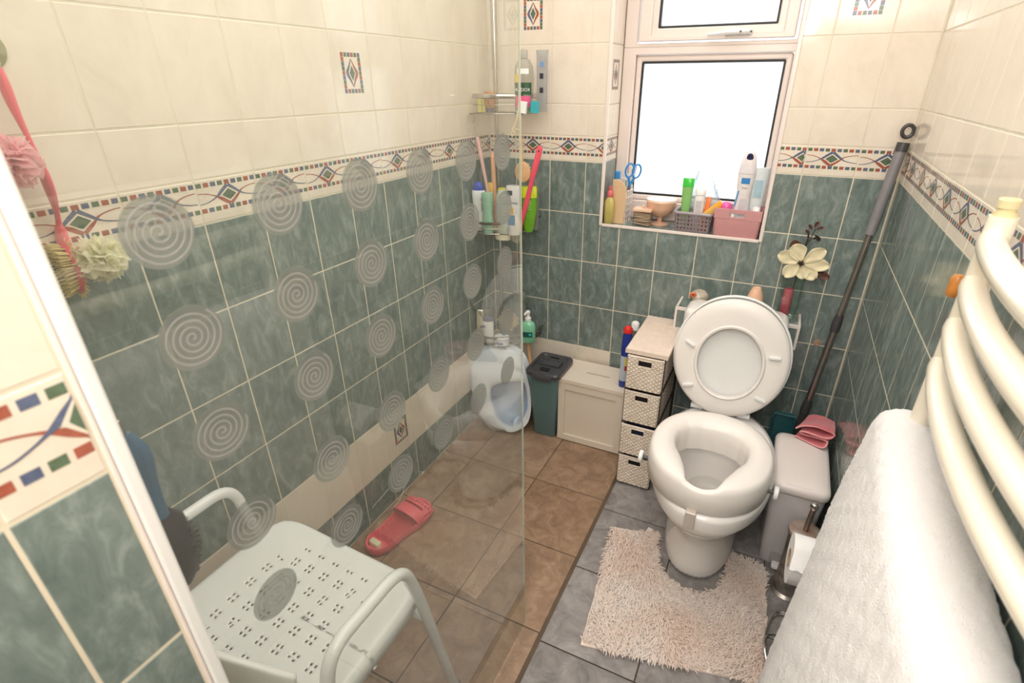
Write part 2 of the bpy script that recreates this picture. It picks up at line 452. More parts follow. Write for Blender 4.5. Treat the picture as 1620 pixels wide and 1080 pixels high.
# window reveals
rv = [r for r in ROWS if r[1] > WZ0 + 0.01 and r[0] < WZ1]
rv = [(max(r[0], WZ0), min(r[1], WZ1), r[2] if r[0] > WZ0 - 0.01 else 'g') for r in rv]
tile_wall(wall_back, [0.003, DEP], lambda u, z: frame((WX0, u, z), (0, -1, 0), (0, 0, 1), (1, 0, 0)) @ Matrix.Identity(4), {(0, ri(1.3832)): 'i'}, rows=rv)
tile_wall(wall_back, [0.003, DEP], lambda u, z: frame((WX1, u, z), (0, 1, 0), (0, 0, 1), (-1, 0, 0)), rows=rv)
for x0, x1 in ((WX0, 0.688), (0.688, 0.8405), (0.8405, 0.993), (0.993, WX1)):
    put_tile(wall_back, tile_mesh('g', x1 - x0 - G, DEP - G), frame(((x0 + x1) / 2, DEP / 2, WZ0), (1, 0, 0), (0, 1, 0), (0, 0, 1)))
# floor tiles
xs = [0.0, 0.138, 0.443, 0.738]; ys = [0.0, -0.198, -0.503, -0.81, -1.117, -1.422, -1.727, -2.032, -2.337, -2.642, YB]
for i in range(3):
    for j in range(len(ys) - 1):
        x0, x1, y0, y1 = xs[i], xs[i + 1], ys[j + 1], ys[j]
        if x1 > 0.7 and y1 < NY + 0.1 and False: continue
        put_tile(floor, tile_mesh('n', x1 - x0 - 0.004, y1 - y0 - 0.004), frame(((x0 + x1) / 2, (y0 + y1) / 2, -0.003), (1, 0, 0), (0, 1, 0), (0, 0, 1)))
xs = [0.748, 1.030, 1.325, W]; ys = [0.0, -0.255, -0.548, -0.845, -1.140, -1.435, -1.73, -2.025, -2.32, -2.615, YB]
for i in range(3):
    for j in range(len(ys) - 1):
        x0, x1, y0, y1 = xs[i], xs[i + 1], ys[j + 1], ys[j]
        put_tile(floor, tile_mesh('y', x1 - x0 - 0.004, y1 - y0 - 0.004), frame(((x0 + x1) / 2, (y0 + y1) / 2, 0.0), (1, 0, 0), (0, 1, 0), (0, 0, 1)))
# trims round the window opening and at the screen end of the stub wall
TR = 0.012
s = MB()
s.box(WX0 - 0.004, WX0 + 0.008, -0.004, 0.006, WZ0 - 0.004, WZ1)
bev(struct(s.build('trim_1', TRIMW, smooth=0)), 0.002)
s = MB(); s.box(WX1 - 0.008, WX1 + 0.004, -0.004, 0.006, WZ0 - 0.004, WZ1)
bev(struct(s.build('trim_2', TRIMW, smooth=0)), 0.002)
s = MB(); s.box(WX0 + 0.008, WX1 - 0.008, -0.004, 0.006, WZ0 - 0.008, WZ0 + 0.003)
bev(struct(s.build('trim_3', TRIMW, smooth=0)), 0.002)
s = MB(); s.box(0.588, NX + 0.002, NY, NY + 0.004, 0, ZC)
bev(struct(s.build('trim_4', TRIMW, smooth=0)), 0.001)
s = MB(); s.tube([(W - 0.001, -0.001, 0), (W - 0.001, -0.001, ZC)], 0.004, 6)
struct(s.build('trim_5', GROUT))

# ------------------------------------------------------------------ window
FY = DEP
win = bpy.data.objects.new('window_1', None); COL.objects.link(win); struct(win, 'white plastic window with frosted panes, top light over fixed lower pane'); win.location = ((WX0 + WX1) / 2, FY, WZ0)
OX = (WX0 + WX1) / 2; 
def wbox(x0, x1, z0, z1, y0=0.0, y1=0.06): return MB().box(x0 - OX, x1 - OX, y0, y1, z0 - WZ0, z1 - WZ0)
LX0, LX1, LZ0, LZ1 = 0.569, 1.061, 1.045, 1.522       # lower glass
UX0, UX1, UZ0, UZ1 = 0.622, 1.015, 1.634, 2.02        # upper glass
s = MB()
def fr4(s, x0, x1, z0, z1, X0, X1, Z0, Z1, y0, y1):
    """mitred frame between outer and inner rectangle"""
    o = [(x0, z0), (x1, z0), (x1, z1), (x0, z1)]; i = [(X0, Z0), (X1, Z0), (X1, Z1), (X0, Z1)]
    def P(a, y): return Vector((a[0] - OX, y, a[1] - WZ0))
    ro = [P(a, y1) for a in o]; r1 = [P(a, y0) for a in o]; r2 = [P(a, y0) for a in i]; r3 = [P(a, y1) for a in i]
    s.rings([ro, r1, r2, r3], closed=True)
fr4(s, WX0 + 0.001, WX1 - 0.001, WZ0 + 0.001, 1.572, 0.5435, 1.086, 1.019, 1.548, 0.0, 0.06)
fr4(s, WX0 + 0.001, WX1 - 0.001, 1.572, WZ1 - 0.001, 0.5435, 1.086, 1.584, 2.09, 0.0, 0.06)
bev(s.build('window_frame', UPVC, win, smooth=0), 0.003)
s = MB(); fr4(s, 0.545, 1.085, 1.0205, 1.5465, LX0 - 0.004, LX1 + 0.004, LZ0 - 0.004, LZ1 + 0.004, 0.012, 0.05)
bev(s.build('glazing_bead', UPVC, win, smooth=0), 0.006, 2)
s = MB(); fr4(s, 0.553, 1.078, 1.590, 2.084, UX0 - 0.026, UX1 + 0.026, UZ0 - 0.03, UZ1 + 0.026, -0.014, 0.05)
fr4(s, UX0 - 0.028, UX1 + 0.028, UZ0 - 0.032, UZ1 + 0.028, UX0 - 0.004, UX1 + 0.004, UZ0 - 0.004, UZ1 + 0.004, -0.004, 0.05)
bev(s.build('sash', UPVC, win, smooth=0), 0.004, 2)
s = MB(); fr4(s, LX0 - 0.006, LX1 + 0.006, LZ0 - 0.006, LZ1 + 0.006, LX0 + 0.003, LX1 - 0.003, LZ0 + 0.003, LZ1 - 0.003, 0.018, 0.04)
s.build('gasket', DARK, win, smooth=0)
s = MB(); fr4(s, UX0 - 0.006, UX1 + 0.006, UZ0 - 0.006, UZ1 + 0.006, UX0 + 0.003, UX1 - 0.003, UZ0 + 0.003, UZ1 - 0.003, 0.002, 0.03)
s.build('gasket', DARK, win, smooth=0)
def frosted():
    m = bpy.data.materials.new('obscured_glass'); m.use_nodes = True
    nt = m.node_tree; N = nt.nodes; L = nt.links
    for n in list(N): N.remove(n)
    out = N.new('ShaderNodeOutputMaterial')
    tr = N.new('ShaderNodeBsdfTransparent'); tl = N.new('ShaderNodeBsdfTranslucent'); gl = N.new('ShaderNodeBsdfGlossy')
    tl.inputs['Color'].default_value = (0.95, 0.95, 0.95, 1); gl.inputs['Roughness'].default_value = 0.15
    a = N.new('ShaderNodeMixShader'); a.inputs['Fac'].default_value = 0.8
    L.new(tr.outputs[0], a.inputs[1]); L.new(tl.outputs[0], a.inputs[2])
    b = N.new('ShaderNodeMixShader'); b.inputs['Fac'].default_value = 0.05
    L.new(a.outputs[0], b.inputs[1]); L.new(gl.outputs[0], b.inputs[2])
    L.new(b.outputs[0], out.inputs['Surface']); return m
FROST = frosted()
wbox(LX0 - 0.003, LX1 + 0.003, LZ0 - 0.003, LZ1 + 0.003, 0.026, 0.030).build('pane', FROST, win, smooth=0)
wbox(UX0 - 0.003, UX1 + 0.003, UZ0 - 0.003, UZ1 + 0.003, 0.012, 0.016).build('pane', FROST, win, smooth=0)
# handle on the top light
h = MB(); h.prism(rrect(0.855, 0.945, 1.598, 1.620, 0.010), 0, 0.008, 0.003, Matrix(((1, 0, 0, -OX), (0, 0, -1, -0.014), (0, 1, 0, -WZ0), (0, 0, 0, 1))))
h.tube([(0.935 - OX, -0.030, 1.609 - WZ0), (0.86 - OX, -0.036, 1.607 - WZ0), (0.80 - OX, -0.034, 1.603 - WZ0)], [0.009, 0.008, 0.006], 10, flat=0.8)
h.tube([(0.922 - OX, -0.012, 1.609 - WZ0), (0.922 - OX, -0.034, 1.609 - WZ0)], 0.009, 12)
wh = h.build('window_handle', mat('white_metal_handle', (226, 222, 220), 0.25, var=0.01), win)
for xx in (0.908, 0.940):
    k = MB(); k.lathe([(0.0035, 0), (0.0035, 0.0015)], seg=10, mtx=Matrix.Rotation(PI / 2, 4, 'X')); k.build('screw', DGREY, wh, (xx - OX, -0.0405 if xx < 0.92 else -0.022, 1.609 - WZ0))

# ------------------------------------------------------------------ shower screen
SX = 0.685
GLASS = clear('shower_glass', (251, 253, 251), 1.52, haze=0.07, hazecol=(222, 225, 218), rough=0.01)
GEDGE = mat('green_glass_edge', (226, 230, 214), 0.1, var=0.03)
DECAL = clear('frosted_decal', (222, 225, 222), 1.3, haze=0.40, hazecol=(190, 193, 189), rough=0.4)
SPIR = mat('etched_spiral_line', (150, 149, 147), 0.45, var=0.02)
screen = thing('shower_screen', 'tall clear glass shower screen etched with rows of grey spiral discs', 'shower screen', (SX, -1.49, 0.0))
def loc(x, y, z, t): return (x - t.location.x, y - t.location.y, z - t.location.z)
s = MB(); s.box(-0.002, 0.002, -1.8735 + 1.49, -1.114 + 1.49, 0.010, 1.96)
s.build('glass_pane', GLASS, screen, smooth=0)
s = MB(); s.box(-0.0021, 0.0021, -1.114 + 1.49, -1.1128 + 1.49, 0.010, 1.96)
s.build('glass_edge', GEDGE, screen, smooth=0)
s = MB(); s.box(-0.014, 0.0125, -1.8845 + 1.49, -1.8715 + 1.49, 0.001, 1.96)
bev(s.build('wall_channel', PLASW, screen, smooth=0), 0.003)
dm = MB().lathe([(0.0305, 0.0), (0.0305, 0.0004)], seg=40).mesh('decal', DECAL, 30)
s = MB(); pts = []
for i in range(140):
    t = i / 139; a = 2 * PI * 4.4 * t - 2.0; r = 0.0010 + 0.0270 * t; pts.append((r * math.cos(a), r * math.sin(a), 0.0005))
s.tube(pts, 0.00080, 4, flat=0.25); sm = s.mesh('spiral', SPIR, 0)
for jz, z in enumerate((1.458, 1.350, 1.254, 1.152, 1.030, 0.914, 0.80)):
    for iy in range(6):
        y = -1.79 + 0.1205 * iy
        if jz in (0, 6) and jz == 0: continue
        if jz == 6 and iy < 5: pass
        if jz == 6: continue
        m = Matrix.Translation((0.0022, y + 1.49 + random.uniform(-.001, .001), z)) @ Matrix(((0, 0, 1, 0), (1, 0, 0, 0), (0, 1, 0, 0), (0, 0, 0, 1)))
        o = bpy.data.objects.new('spiral_decal', dm); COL.objects.link(o); o.parent = screen; o.matrix_local = m
        c = bpy.data.objects.new('spiral_line', sm); COL.objects.link(c); c.parent = o; c.rotation_euler = (0, 0, random.uniform(-.5, .5))

# ------------------------------------------------------------------ radiator
rad = thing('towel_radiator', 'cream ladder towel radiator with bowed rails on the right wall', 'radiator', (1.412, -1.43, 0.0))
L_ = lambda x, y, z: (x - 1.412, y + 1.43, z)
for yy in (-1.150, -1.71):
    s = MB(); s.tube([L_(1.412, yy, 0.42), L_(1.412, yy, 1.300)], 0.0165, 16)
    s.build('post', RADI, rad)
    s = MB(); s.lathe([(0.0135, 0), (0.0135, 0.006), (0.0105, 0.006), (0.0105, 0.010), (0.0125, 0.011), (0.0125, 0.021), (0.011, 0.023)], seg=14)
    s.build('plug', mat('yellowed_plastic_plug', (226, 214, 170), 0.35, var=0.1), rad, L_(1.412, yy, 1.300))
    for zb in (0.5, 1.22):
        s = MB(); s.tube([L_(1.42, yy, zb), L_(W - 0.001, yy, zb)], 0.008, 8); s.build('wall_bracket', RADI, rad)
def rail(z, bow=0.032, r=0.0165, name='rail'):
    s = MB(); p = []
    for i in range(29):
        t = i / 28; e = 4 * t * (1 - t)
        p.append(L_(1.410 - bow * (math.sin(PI * t) ** 0.75), -1.150 - 0.56 * t, z))
    s.tube(p, r, 14); s.build(name, RADI, rad)
for z in (1.268, 1.205, 1.142, 1.078, 0.935, 0.872, 0.809, 0.746, 0.60, 0.537, 0.474): rail(z)
kn = mat('varnished_wood', (214, 140, 66), 0.3, var=0.2, vscale=40)
s = MB(); s.tube([(0, 0, -0.017), (0, 0, -0.012), (0, 0, 0.012), (0, 0, 0.017)], [0.006, 0.0092, 0.0092, 0.006], 14)
tag(s.build('towel_peg', kn, None, (1.402, -1.103, 1.186)), 'small varnished wooden peg fixed beside the cream radiator post', 'peg')

# ------------------------------------------------------------------ towel over the radiator
tw = thing('bath_towel', 'large white terry towel hanging over the cream radiator rail', 'towel', (1.39, -1.43, 0.0))
def towel(u, v):
    # u along the rail, v from wall side hem over the rail to the front hem
    y = -1.112 - 0.63 * u
    bow = 0.036 * max(0.0, math.sin(PI * min(1, max(0, (u - 0.04))))) ** 0.8
    top = 0.962 + 0.014 * math.sin(u * 5 + 0.4) + 0.012 * u
    if v < 0.30:
        t = v / 0.30; x = 1.442; z = 0.50 + (top - 0.035 - 0.50) * t
    elif v < 0.42:
        t = (v - 0.30) / 0.12; a = PI * t
        hw = 0.040
        x = 1.402 - bow * t * 0.6 + hw * math.cos(a) ; z = top - 0.035 + 0.035 * max(0.0, math.sin(a)) ** 0.8
    else:
        t = (v - 0.42) / 0.58
        x = 1.362 - bow * 0.6 - (0.034 + 0.030 * math.sin(u * PI * 0.8)) * (1 - max(0.0, 1 - t) ** 2.6) + 0.006 * math.sin(u * 21 + t * 3) * t + 0.010 * math.sin(u * 8 + 1.5 * t) * t
        z = top - 0.035 - 0.74 * t
        y += 0.030 * t * (1 - u) + 0.012 * math.sin(9 * t) * t
    n = 0.0015 * math.sin(u * 90 + v * 31) * math.sin(v * 120 - u * 17)
    return (x - 1.39 - n, y + 1.43 , z)
s = MB(); s.grid(60, 110, towel)
o = s.build('towel_cloth', TOWEL, tw, smooth=80); solid(o, 0.011, 0); subs(o, 1)
tx = bpy.data.textures.new('terry', 'CLOUDS'); tx.noise_scale = 0.006
d = o.modifiers.new('terry', 'DISPLACE'); d.texture = tx; d.strength = 0.005; d.texture_coords = 'LOCAL'; d.mid_level = 0.5

# ------------------------------------------------------------------ toilet
TXC = 1.103
def ell(cx, cy, rx, ry, z, n=48, p=2.3, front=1.0):
    o = []
    for i in range(n):
        a = 2 * PI * i / n; c, q = math.cos(a), math.sin(a)
        k = (abs(c) ** p + abs(q) ** p) ** (-1 / p)
        o.append(Vector((cx + rx * c * k, cy + ry * q * k * (front if q < 0 else 1.0), z)))
    return o
toilet = thing('toilet', 'white ceramic toilet with its seat and lid raised', 'toilet', (TXC, -0.60, 0.0))
s = MB()
Y0 = 0.60
R = [ell(0, -0.445 + Y0, 0.123, 0.304, 0.0, p=2.5), ell(0, -0.445 + Y0, 0.123, 0.306, 0.03, p=2.5), ell(0, -0.445 + Y0, 0.113, 0.294, 0.10, p=2.5),
     ell(0, -0.45 + Y0, 0.107, 0.288, 0.18, p=2.4), ell(0, -0.48 + Y0, 0.122, 0.315, 0.24, p=2.3), ell(0, -0.53 + Y0, 0.158, 0.325, 0.30, p=2.2),
     ell(0, -0.56 + Y0, 0.176, 0.312, 0.335, p=2.2), ell(0, -0.565 + Y0, 0.181, 0.312, 0.345, p=2.2), ell(0, -0.565 + Y0, 0.184, 0.313, 0.385, p=2.2), ell(0, -0.565 + Y0, 0.180, 0.309, 0.395, p=2.2),
     ell(0, -0.60 + Y0, 0.135, 0.225, 0.395, p=2.1), ell(0, -0.60 + Y0, 0.125, 0.215, 0.375, p=2.1), ell(0, -0.61 + Y0, 0.125, 0.205, 0.33, p=2.1), ell(0, -0.62 + Y0, 0.105, 0.17, 0.27, p=2), ell(0, -0.63 + Y0, 0.075, 0.12, 0.235, p=2), ell(0, -0.63 + Y0, 0.03, 0.05, 0.225, p=2)]
s.rings(R); subs(s.build('pan', CERAM, toilet, smooth=60), 1)
s = MB(); s.lathe([(0.001, 0), (0.086, 0)], seg=30, sy=1.5, cap0=True, cap1=False)
s.build('water', clear('bowl_water', (246, 246, 244), 1.33), toilet, (0, -0.03, 0.247))
# cistern
s = MB(); s.prism(rrect(-0.188, 0.132, -0.255, -0.125, 0.035), 0.43, 0.69, 0.01); bev(s.build('cistern', CERAM, toilet, (0, Y0, 0)), 0.006)
s = MB(); s.prism(rrect(-0.200, 0.142, -0.268, -0.121, 0.045, 8), 0.682, 0.742, 0.018); s.build('cistern_lid', CERAM, toilet, (0, Y0, 0), smooth=60)
s = MB(); s.box(-0.03, 0.03, -0.25, -0.13, 0.38, 0.44); s.build('cistern_foot', CERAM, toilet, (0, Y0, 0))
# lid and seat, both raised: local plane x (right), t (up the lid), n (towards camera)
hinge = Vector((-0.018, -0.325 + Y0, 0.405)); tilt = math.radians(13)
T = Vector((0, math.sin(tilt), math.cos(tilt))); Nn = Vector((0, -math.cos(tilt), math.sin(tilt)))
RM = Matrix(((1, T.x, Nn.x, hinge.x), (0, T.y, Nn.y, hinge.y), (0, T.z, Nn.z, hinge.z), (0, 0, 0, 1)))
def egg(rx, ry, cy, z, n=56, p=2.05, sh=0.0):
    o = []
    for i in range(n):
        a = 2 * PI * i / n; c, q = math.cos(a), math.sin(a)
        k = (abs(c) ** p + abs(q) ** p) ** (-1 / p)
        yy = cy + ry * q * k; w = 1 - sh * (q if q > 0 else 0) ** 2
        o.append(RM @ Vector((rx * c * k * w, yy, z)))
    return o
s = MB(); s.rings([egg(0.186, 0.207, 0.207, 0.0), egg(0.192, 0.213, 0.207, 0.006), egg(0.192, 0.213, 0.207, 0.018), egg(0.186, 0.207, 0.207, 0.020), egg(0.180, 0.200, 0.207, 0.010), egg(0.12, 0.15, 0.207, 0.008)])
s.build('lid', PLASW, toilet, smooth=50)
sr = MB(); z0 = 0.024
sr.rings([egg(0.181, 0.200, 0.202, z0), egg(0.187, 0.206, 0.202, z0 + 0.006), egg(0.184, 0.203, 0.202, z0 + 0.013), egg(0.174, 0.192, 0.202, z0 + 0.017), egg(0.150, 0.165, 0.196, z0 + 0.018), egg(0.116, 0.132, 0.188, z0 + 0.016), egg(0.111, 0.127, 0.188, z0 + 0.022), egg(0.105, 0.121, 0.188, z0 + 0.020), egg(0.105, 0.121, 0.188, z0)], closed=True)
seat = sr.build('seat', PLASC, toilet, smooth=50)
for x, y, a in ((-0.137, 0.235, 0.5), (0.137, 0.235, -0.05), (0.12, 0.085, 0.25), (-0.12, 0.085, -0.25)):
    b = MB(); b.prism(rrect(-0.019, 0.019, -0.0055, 0.0055, 0.005), 0, 0.011, 0.002, RM @ Matrix.Translation((x, y, z0 + 0.016)) @ Matrix.Rotation(-a, 4, 'Z'))
    b.build('buffer', PLASW, seat, smooth=40)
s = MB()
for x in (-0.08, 0.08):
    s = MB(); s.tube([hinge + Vector((x - 0.02, -0.002, 0.004)), hinge + Vector((x + 0.02, -0.002, 0.004))], 0.011, 12); s.build('hinge', PLASW, toilet)

# raised toilet seat clamped on the pan
rs = thing('raised_toilet_seat', 'thick ivory plastic raised seat clamped on top of the toilet pan', 'toilet seat', (1.093, -0.668, 0.396))
def rring(f, zf, n=160):
    o = []
    for i in range(n):
        a = 2 * PI * i / n; x, y = f(a); o.append(Vector((x, y, zf(a))))
    return o
def outer(k):
    def f(a):
        c, q = math.cos(a), math.sin(a); p = 2.15; kk = (abs(c) ** p + abs(q) ** p) ** (-1 / p)
        return (0.178 * k * c * kk, 0.200 * k * q * kk)
    return f
_IN = [(0.107, 0.018), (0.101, 0.056), (0.078, 0.088), (0.040, 0.104), (0.0, 0.108)]
_IN = _IN + [(-x, y) for x, y in _IN[-2::-1]] + [(-0.099, -0.022), (-0.076, -0.065), (-0.058, -0.108), (-0.048, -0.148), (-0.043, -0.176), (-0.038, -0.183), (0.0, -0.185)]
_IN = _IN + [(-x, y) for x, y in _IN[-2:-8:-1]]
def inner(k, notch=1.0):
    """pear-shaped hole with a narrow front opening, looked up by polar angle"""
    def f(a):
        d = (math.cos(a), math.sin(a)); n = len(_IN); best = 0.05
        for i in range(n):
            p, q = _IN[i], _IN[(i + 1) % n]
            ex, ey = q[0] - p[0], q[1] - p[1]; den = d[0] * ey - d[1] * ex
            if abs(den) < 1e-9: continue
            t = (p[0] * ey - p[1] * ex) / den; u = (p[0] * d[1] - p[1] * d[0]) / den
            if t > 0 and -1e-6 <= u <= 1 + 1e-6: best = t
        kk = 1 + (k - 1) * (1 if best < 0.13 else 0.4)
        return (d[0] * best * kk, d[1] * best * kk)
    return f
def dip(a, d):   # front of the seat sinks between the thighs
    q = -math.sin(a); c = abs(math.cos(a))
    e = max(0.0, 1 - (c / 0.30) ** 2) if q > 0 else 0
    return -d * e
def zt(h, d=0.0, back=0.0):
    return lambda a: h + dip(a, d) + 0.006 * max(0, math.sin(a)) * back
s = MB()
s.rings([rring(outer(0.955), zt(0.0)), rring(outer(0.985), zt(0.004)), rring(outer(1.0), zt(0.050)), rring(outer(0.99), zt(0.076, 0.006)), rring(outer(0.965), zt(0.089, 0.012)), rring(outer(0.92), zt(0.095, 0.018)),
         rring(lambda a: tuple(0.5 * (p + q) for p, q in zip(outer(0.86)(a), inner(1.12)(a))), zt(0.094, 0.022, 1)), rring(inner(1.06), zt(0.086, 0.024)), rring(inner(1.0), zt(0.074, 0.024)), rring(inner(0.97), zt(0.045, 0.0)), rring(inner(0.98), zt(0.0))], closed=True)
s.build('seat_body', PLASC, rs, smooth=70)
for sx in (-1, 1):
    s = MB(); s.tube([(sx * 0.168, -0.055, 0.030), (sx * 0.186, -0.055, 0.030)], 0.006, 10)
    s.build('clamp_screw', DGREY, rs)
    s = MB(); s.tube([(sx * 0.186, -0.055, 0.030), (sx * 0.189, -0.055, 0.030), (sx * 0.197, -0.055, 0.030), (sx * 0.199, -0.055, 0.030)], [0.017, 0.020, 0.020, 0.016], 20)
    s.build('clamp_knob', PLASW, rs)
s = MB(); s.box(-0.026, 0.002, -0.2125, -0.192, 0.004, 0.010); s.box(-0.026, 0.002, -0.2165, -0.2125, -0.046, 0.010)
bev(s.build('front_clamp', mat('satin_clamp_metal', (214, 204, 194), 0.4, metal=0.3), rs, smooth=0, label='small steel clamp bracket'), 0.002)

# boxed pipe ledge behind the cistern
led = MB(); led.box(0.857, 1.283, -0.118, 0.001, 0.602, 0.688)
ledge = struct(led.build('trim_6', GROUT, smooth=0), 'tiled ledge behind the cistern edged with white plastic')
def ft(x0, x1, z0, z1): put_tile(ledge, tile_mesh('g', x1 - x0, z1 - z0), frame(((x0 + x1) / 2, -0.1185, (z0 + z1) / 2), (1, 0, 0), (0, 0, 1), (0, -1, 0)))
for x0, x1 in ((0.860, 0.99), (0.992, 1.142), (1.144, 1.281)):
    ft(x0, x1, 0.604, 0.680)
    put_tile(ledge, tile_mesh('g', x1 - x0, 0.108), frame(((x0 + x1) / 2, -0.056, 0.689), (1, 0, 0), (0, 1, 0), (0, 0, 1)))
for i in (0, 1):
    put_tile(ledge, tile_mesh('g', 0.112, 0.078), frame((0.856 if i == 0 else 1.2835, -0.060, 0.643), (0, -1 if i == 0 else 1, 0), (0, 0, 1), (-1 if i == 0 else 1, 0, 0)))
s = MB(); s.box(0.853, 1.287, -0.122, -0.112, 0.681, 0.692)
for x in (0.853, 1.279): s.box(x, x + 0.008, -0.123, -0.113, 0.600, 0.690); s.box(x, x + 0.008, -0.115, 0.0, 0.682, 0.692)
s.build('edge_strip', TRIMW, ledge, smooth=0)

# ------------------------------------------------------------------ shower chair
ch = thing('shower_chair', 'white plastic shower chair with tube arms and a perforated seat', 'chair', (0.36, -1.59, 0.0))
cx0, cy0 = 0.36, -1.59
NU, NVv = 84, 66
X0, X1, YF, YR = 0.125, 0.598, -1.392, -1.80
def seatf(u, v):
    # v: 0 front .. 1 back ; rounded corners via superellipse squeeze
    a = (u - 0.5) * 2; b = (v - 0.5) * 2
    p = 7.0
    k = (abs(a) ** p + abs(b) ** p) ** (1 / p); m = max(abs(a), abs(b))
    f = m / k if k > 0 else 1
    x = (X0 + X1) / 2 + a * f * (X1 - X0) / 2; y = (YF + YR) / 2 - b * f * (YF - YR) / 2
    y += -0.022 * (u - 0.3) if b < 0 else 0
    z = 0.470
    z -= 0.006 * math.cos(min(1, abs(a)) * PI / 2)
    e = max(0, (m - 0.93) / 0.07)
    z -= 0.030 * e ** 2.2
    if b > 0.7: z += 0.03 * ((b - 0.7) / 0.3) ** 2
    return (x - cx0, y - cy0, z)
def holes(i, j):
    x = X0 + (i + 0.5) / NU * (X1 - X0); y = YF + (j + 0.5) / NVv * (YR - YF)
    # groups of four small holes
    gu, gv = (x - 0.215) / 0.043, (-1.452 - y) / 0.041
    if not (0 <= gu < 7 and 0 <= gv < 8): return False
    if (int(gu) in (0,) and int(gv) < 1) or (int(gu) > 5 and int(gv) < 1): return False
    iu, iv = i % 8, j % 7
    gi, gj = i // 8, j // 7
    return (iu in (2, 4)) and (iv in (1, 3)) and (gi, gj) not in ((2, 1), (8, 1), (2, 8), (8, 8))
s = MB(); s.grid(NU, NVv, seatf, holes)
o = s.build('seat', PLASW, ch, smooth=50); solid(o, 0.004, -1)
AL = mat('white_coated_tube', (236, 236, 236), 0.22, coat=0.3, var=0.01)
def loc3(p): return (p[0] - cx0, p[1] - cy0, p[2])
def roundpath(P, r=0.05, n=7):
    P = [Vector(p) for p in P]; o = [P[0]]
    for i in range(1, len(P) - 1):
        a, b, c = P[i - 1], P[i], P[i + 1]
        d1 = (a - b); d2 = (c - b); rr = min(r, d1.length / 2.1, d2.length / 2.1)
        p0 = b + d1.normalized() * rr; p2 = b + d2.normalized() * rr
        for k in range(n + 1):
            t = k / n; o.append((1 - t) ** 2 * p0 + 2 * t * (1 - t) * b + t * t * p2)
    o.append(P[-1]); return o
for side, P in ((0, [(0.128, -1.375, 0.012), (0.140, -1.482, 0.500), (0.140, -1.505, 0.648), (0.140, -1.70, 0.650), (0.140, -1.735, 0.500), (0.128, -1.83, 0.012)]),
                (1, [(0.598, -1.365, 0.012), (0.608, -1.465, 0.500), (0.612, -1.502, 0.618), (0.612, -1.695, 0.624), (0.608, -1.725, 0.500), (0.60, -1.83, 0.012)])):
    s = MB(); s.tube([loc3(p) for p in roundpath(P, 0.05)], 0.0125, 14)
    s.build('arm_and_leg_tube', AL, ch)
    for q in (P[0], P[-1]):
        f = MB(); f.lathe([(0.018, 0), (0.020, 0.006), (0.016, 0.030), (0.014, 0.034)], seg=14); f.build('rubber_foot', mat('grey_rubber', (140, 140, 140), 0.7), ch, (q[0] - cx0, q[1] - cy0, -0.003))
for y, z in ((-1.44, 0.385), (-1.77, 0.385)):
    s = MB(); s.tube([loc3((0.135, y, z)), loc3((0.606, y, z))], 0.011, 12); s.build('cross_tube', AL, ch)
for x in (0.175, 0.565):
    s = MB(); s.tube([loc3(p) for p in roundpath([(x, -1.43, 0.44), (x, -1.76, 0.44), (x, -1.790, 0.52), (x, -1.80, 0.60)], 0.05)], 0.010, 12); s.build('seat_rail', AL, ch)
def backf(u, v):
    x = 0.155 + 0.44 * u; b = (u - 0.5) * 2
    h = 0.5 + (0.625 + 0.055 * (1 - abs(b) ** 3) - 0.5) * 1.0
    z = 0.53 + (h - 0.53) * v
    y = -1.80 + 0.055 * abs(b) ** 2.4 - 0.010 * math.sin(v * PI)
    return (x - cx0, y - cy0, z)
s = MB(); s.grid(30, 10, backf); o = s.build('backrest', PLASW, ch, smooth=60); solid(o, 0.014, 0); bev(o, 0.005, 3)

# ------------------------------------------------------------------ shaggy mat
RUGC = mat('cream_pink_shag', (238, 213, 197), 0.95, var=0.10, vscale=5, sheen=0.2, col2=(246, 236, 228))
rug = thing('toilet_mat', 'shaggy pale pink pedestal mat with a cut-out round the toilet foot', 'mat', (1.09, -0.85, 0.0))
RO = [(0.815, -0.628), (0.862, -1.105), (1.105, -1.055), (1.352, -1.000), (1.345, -0.80), (1.326, -0.605), (1.300, -0.588), (1.212, -0.575), (1.215, -0.66), (1.195, -0.745), (1.15, -0.788), (1.09, -0.795), (1.03, -0.775), (0.990, -0.72), (0.978, -0.65), (0.975, -0.600), (0.89, -0.615)]
RO = [(x - 1.09, y + 0.85) for x, y in RO]
s = MB(); s.prism(RO, 0.0005, 0.006); s.build('mat_backing', RUGC, rug, smooth=0)
def inside(x, y, P):
    c = False; j = len(P) - 1
    for i in range(len(P)):
        if (P[i][1] > y) != (P[j][1] > y) and x < (P[j][0] - P[i][0]) * (y - P[i][1]) / (P[j][1] - P[i][1]) + P[i][0]: c = not c
        j = i
    return c
s = MB(); rnd = random.Random(3); cnt = 0
vs, fs = [], []
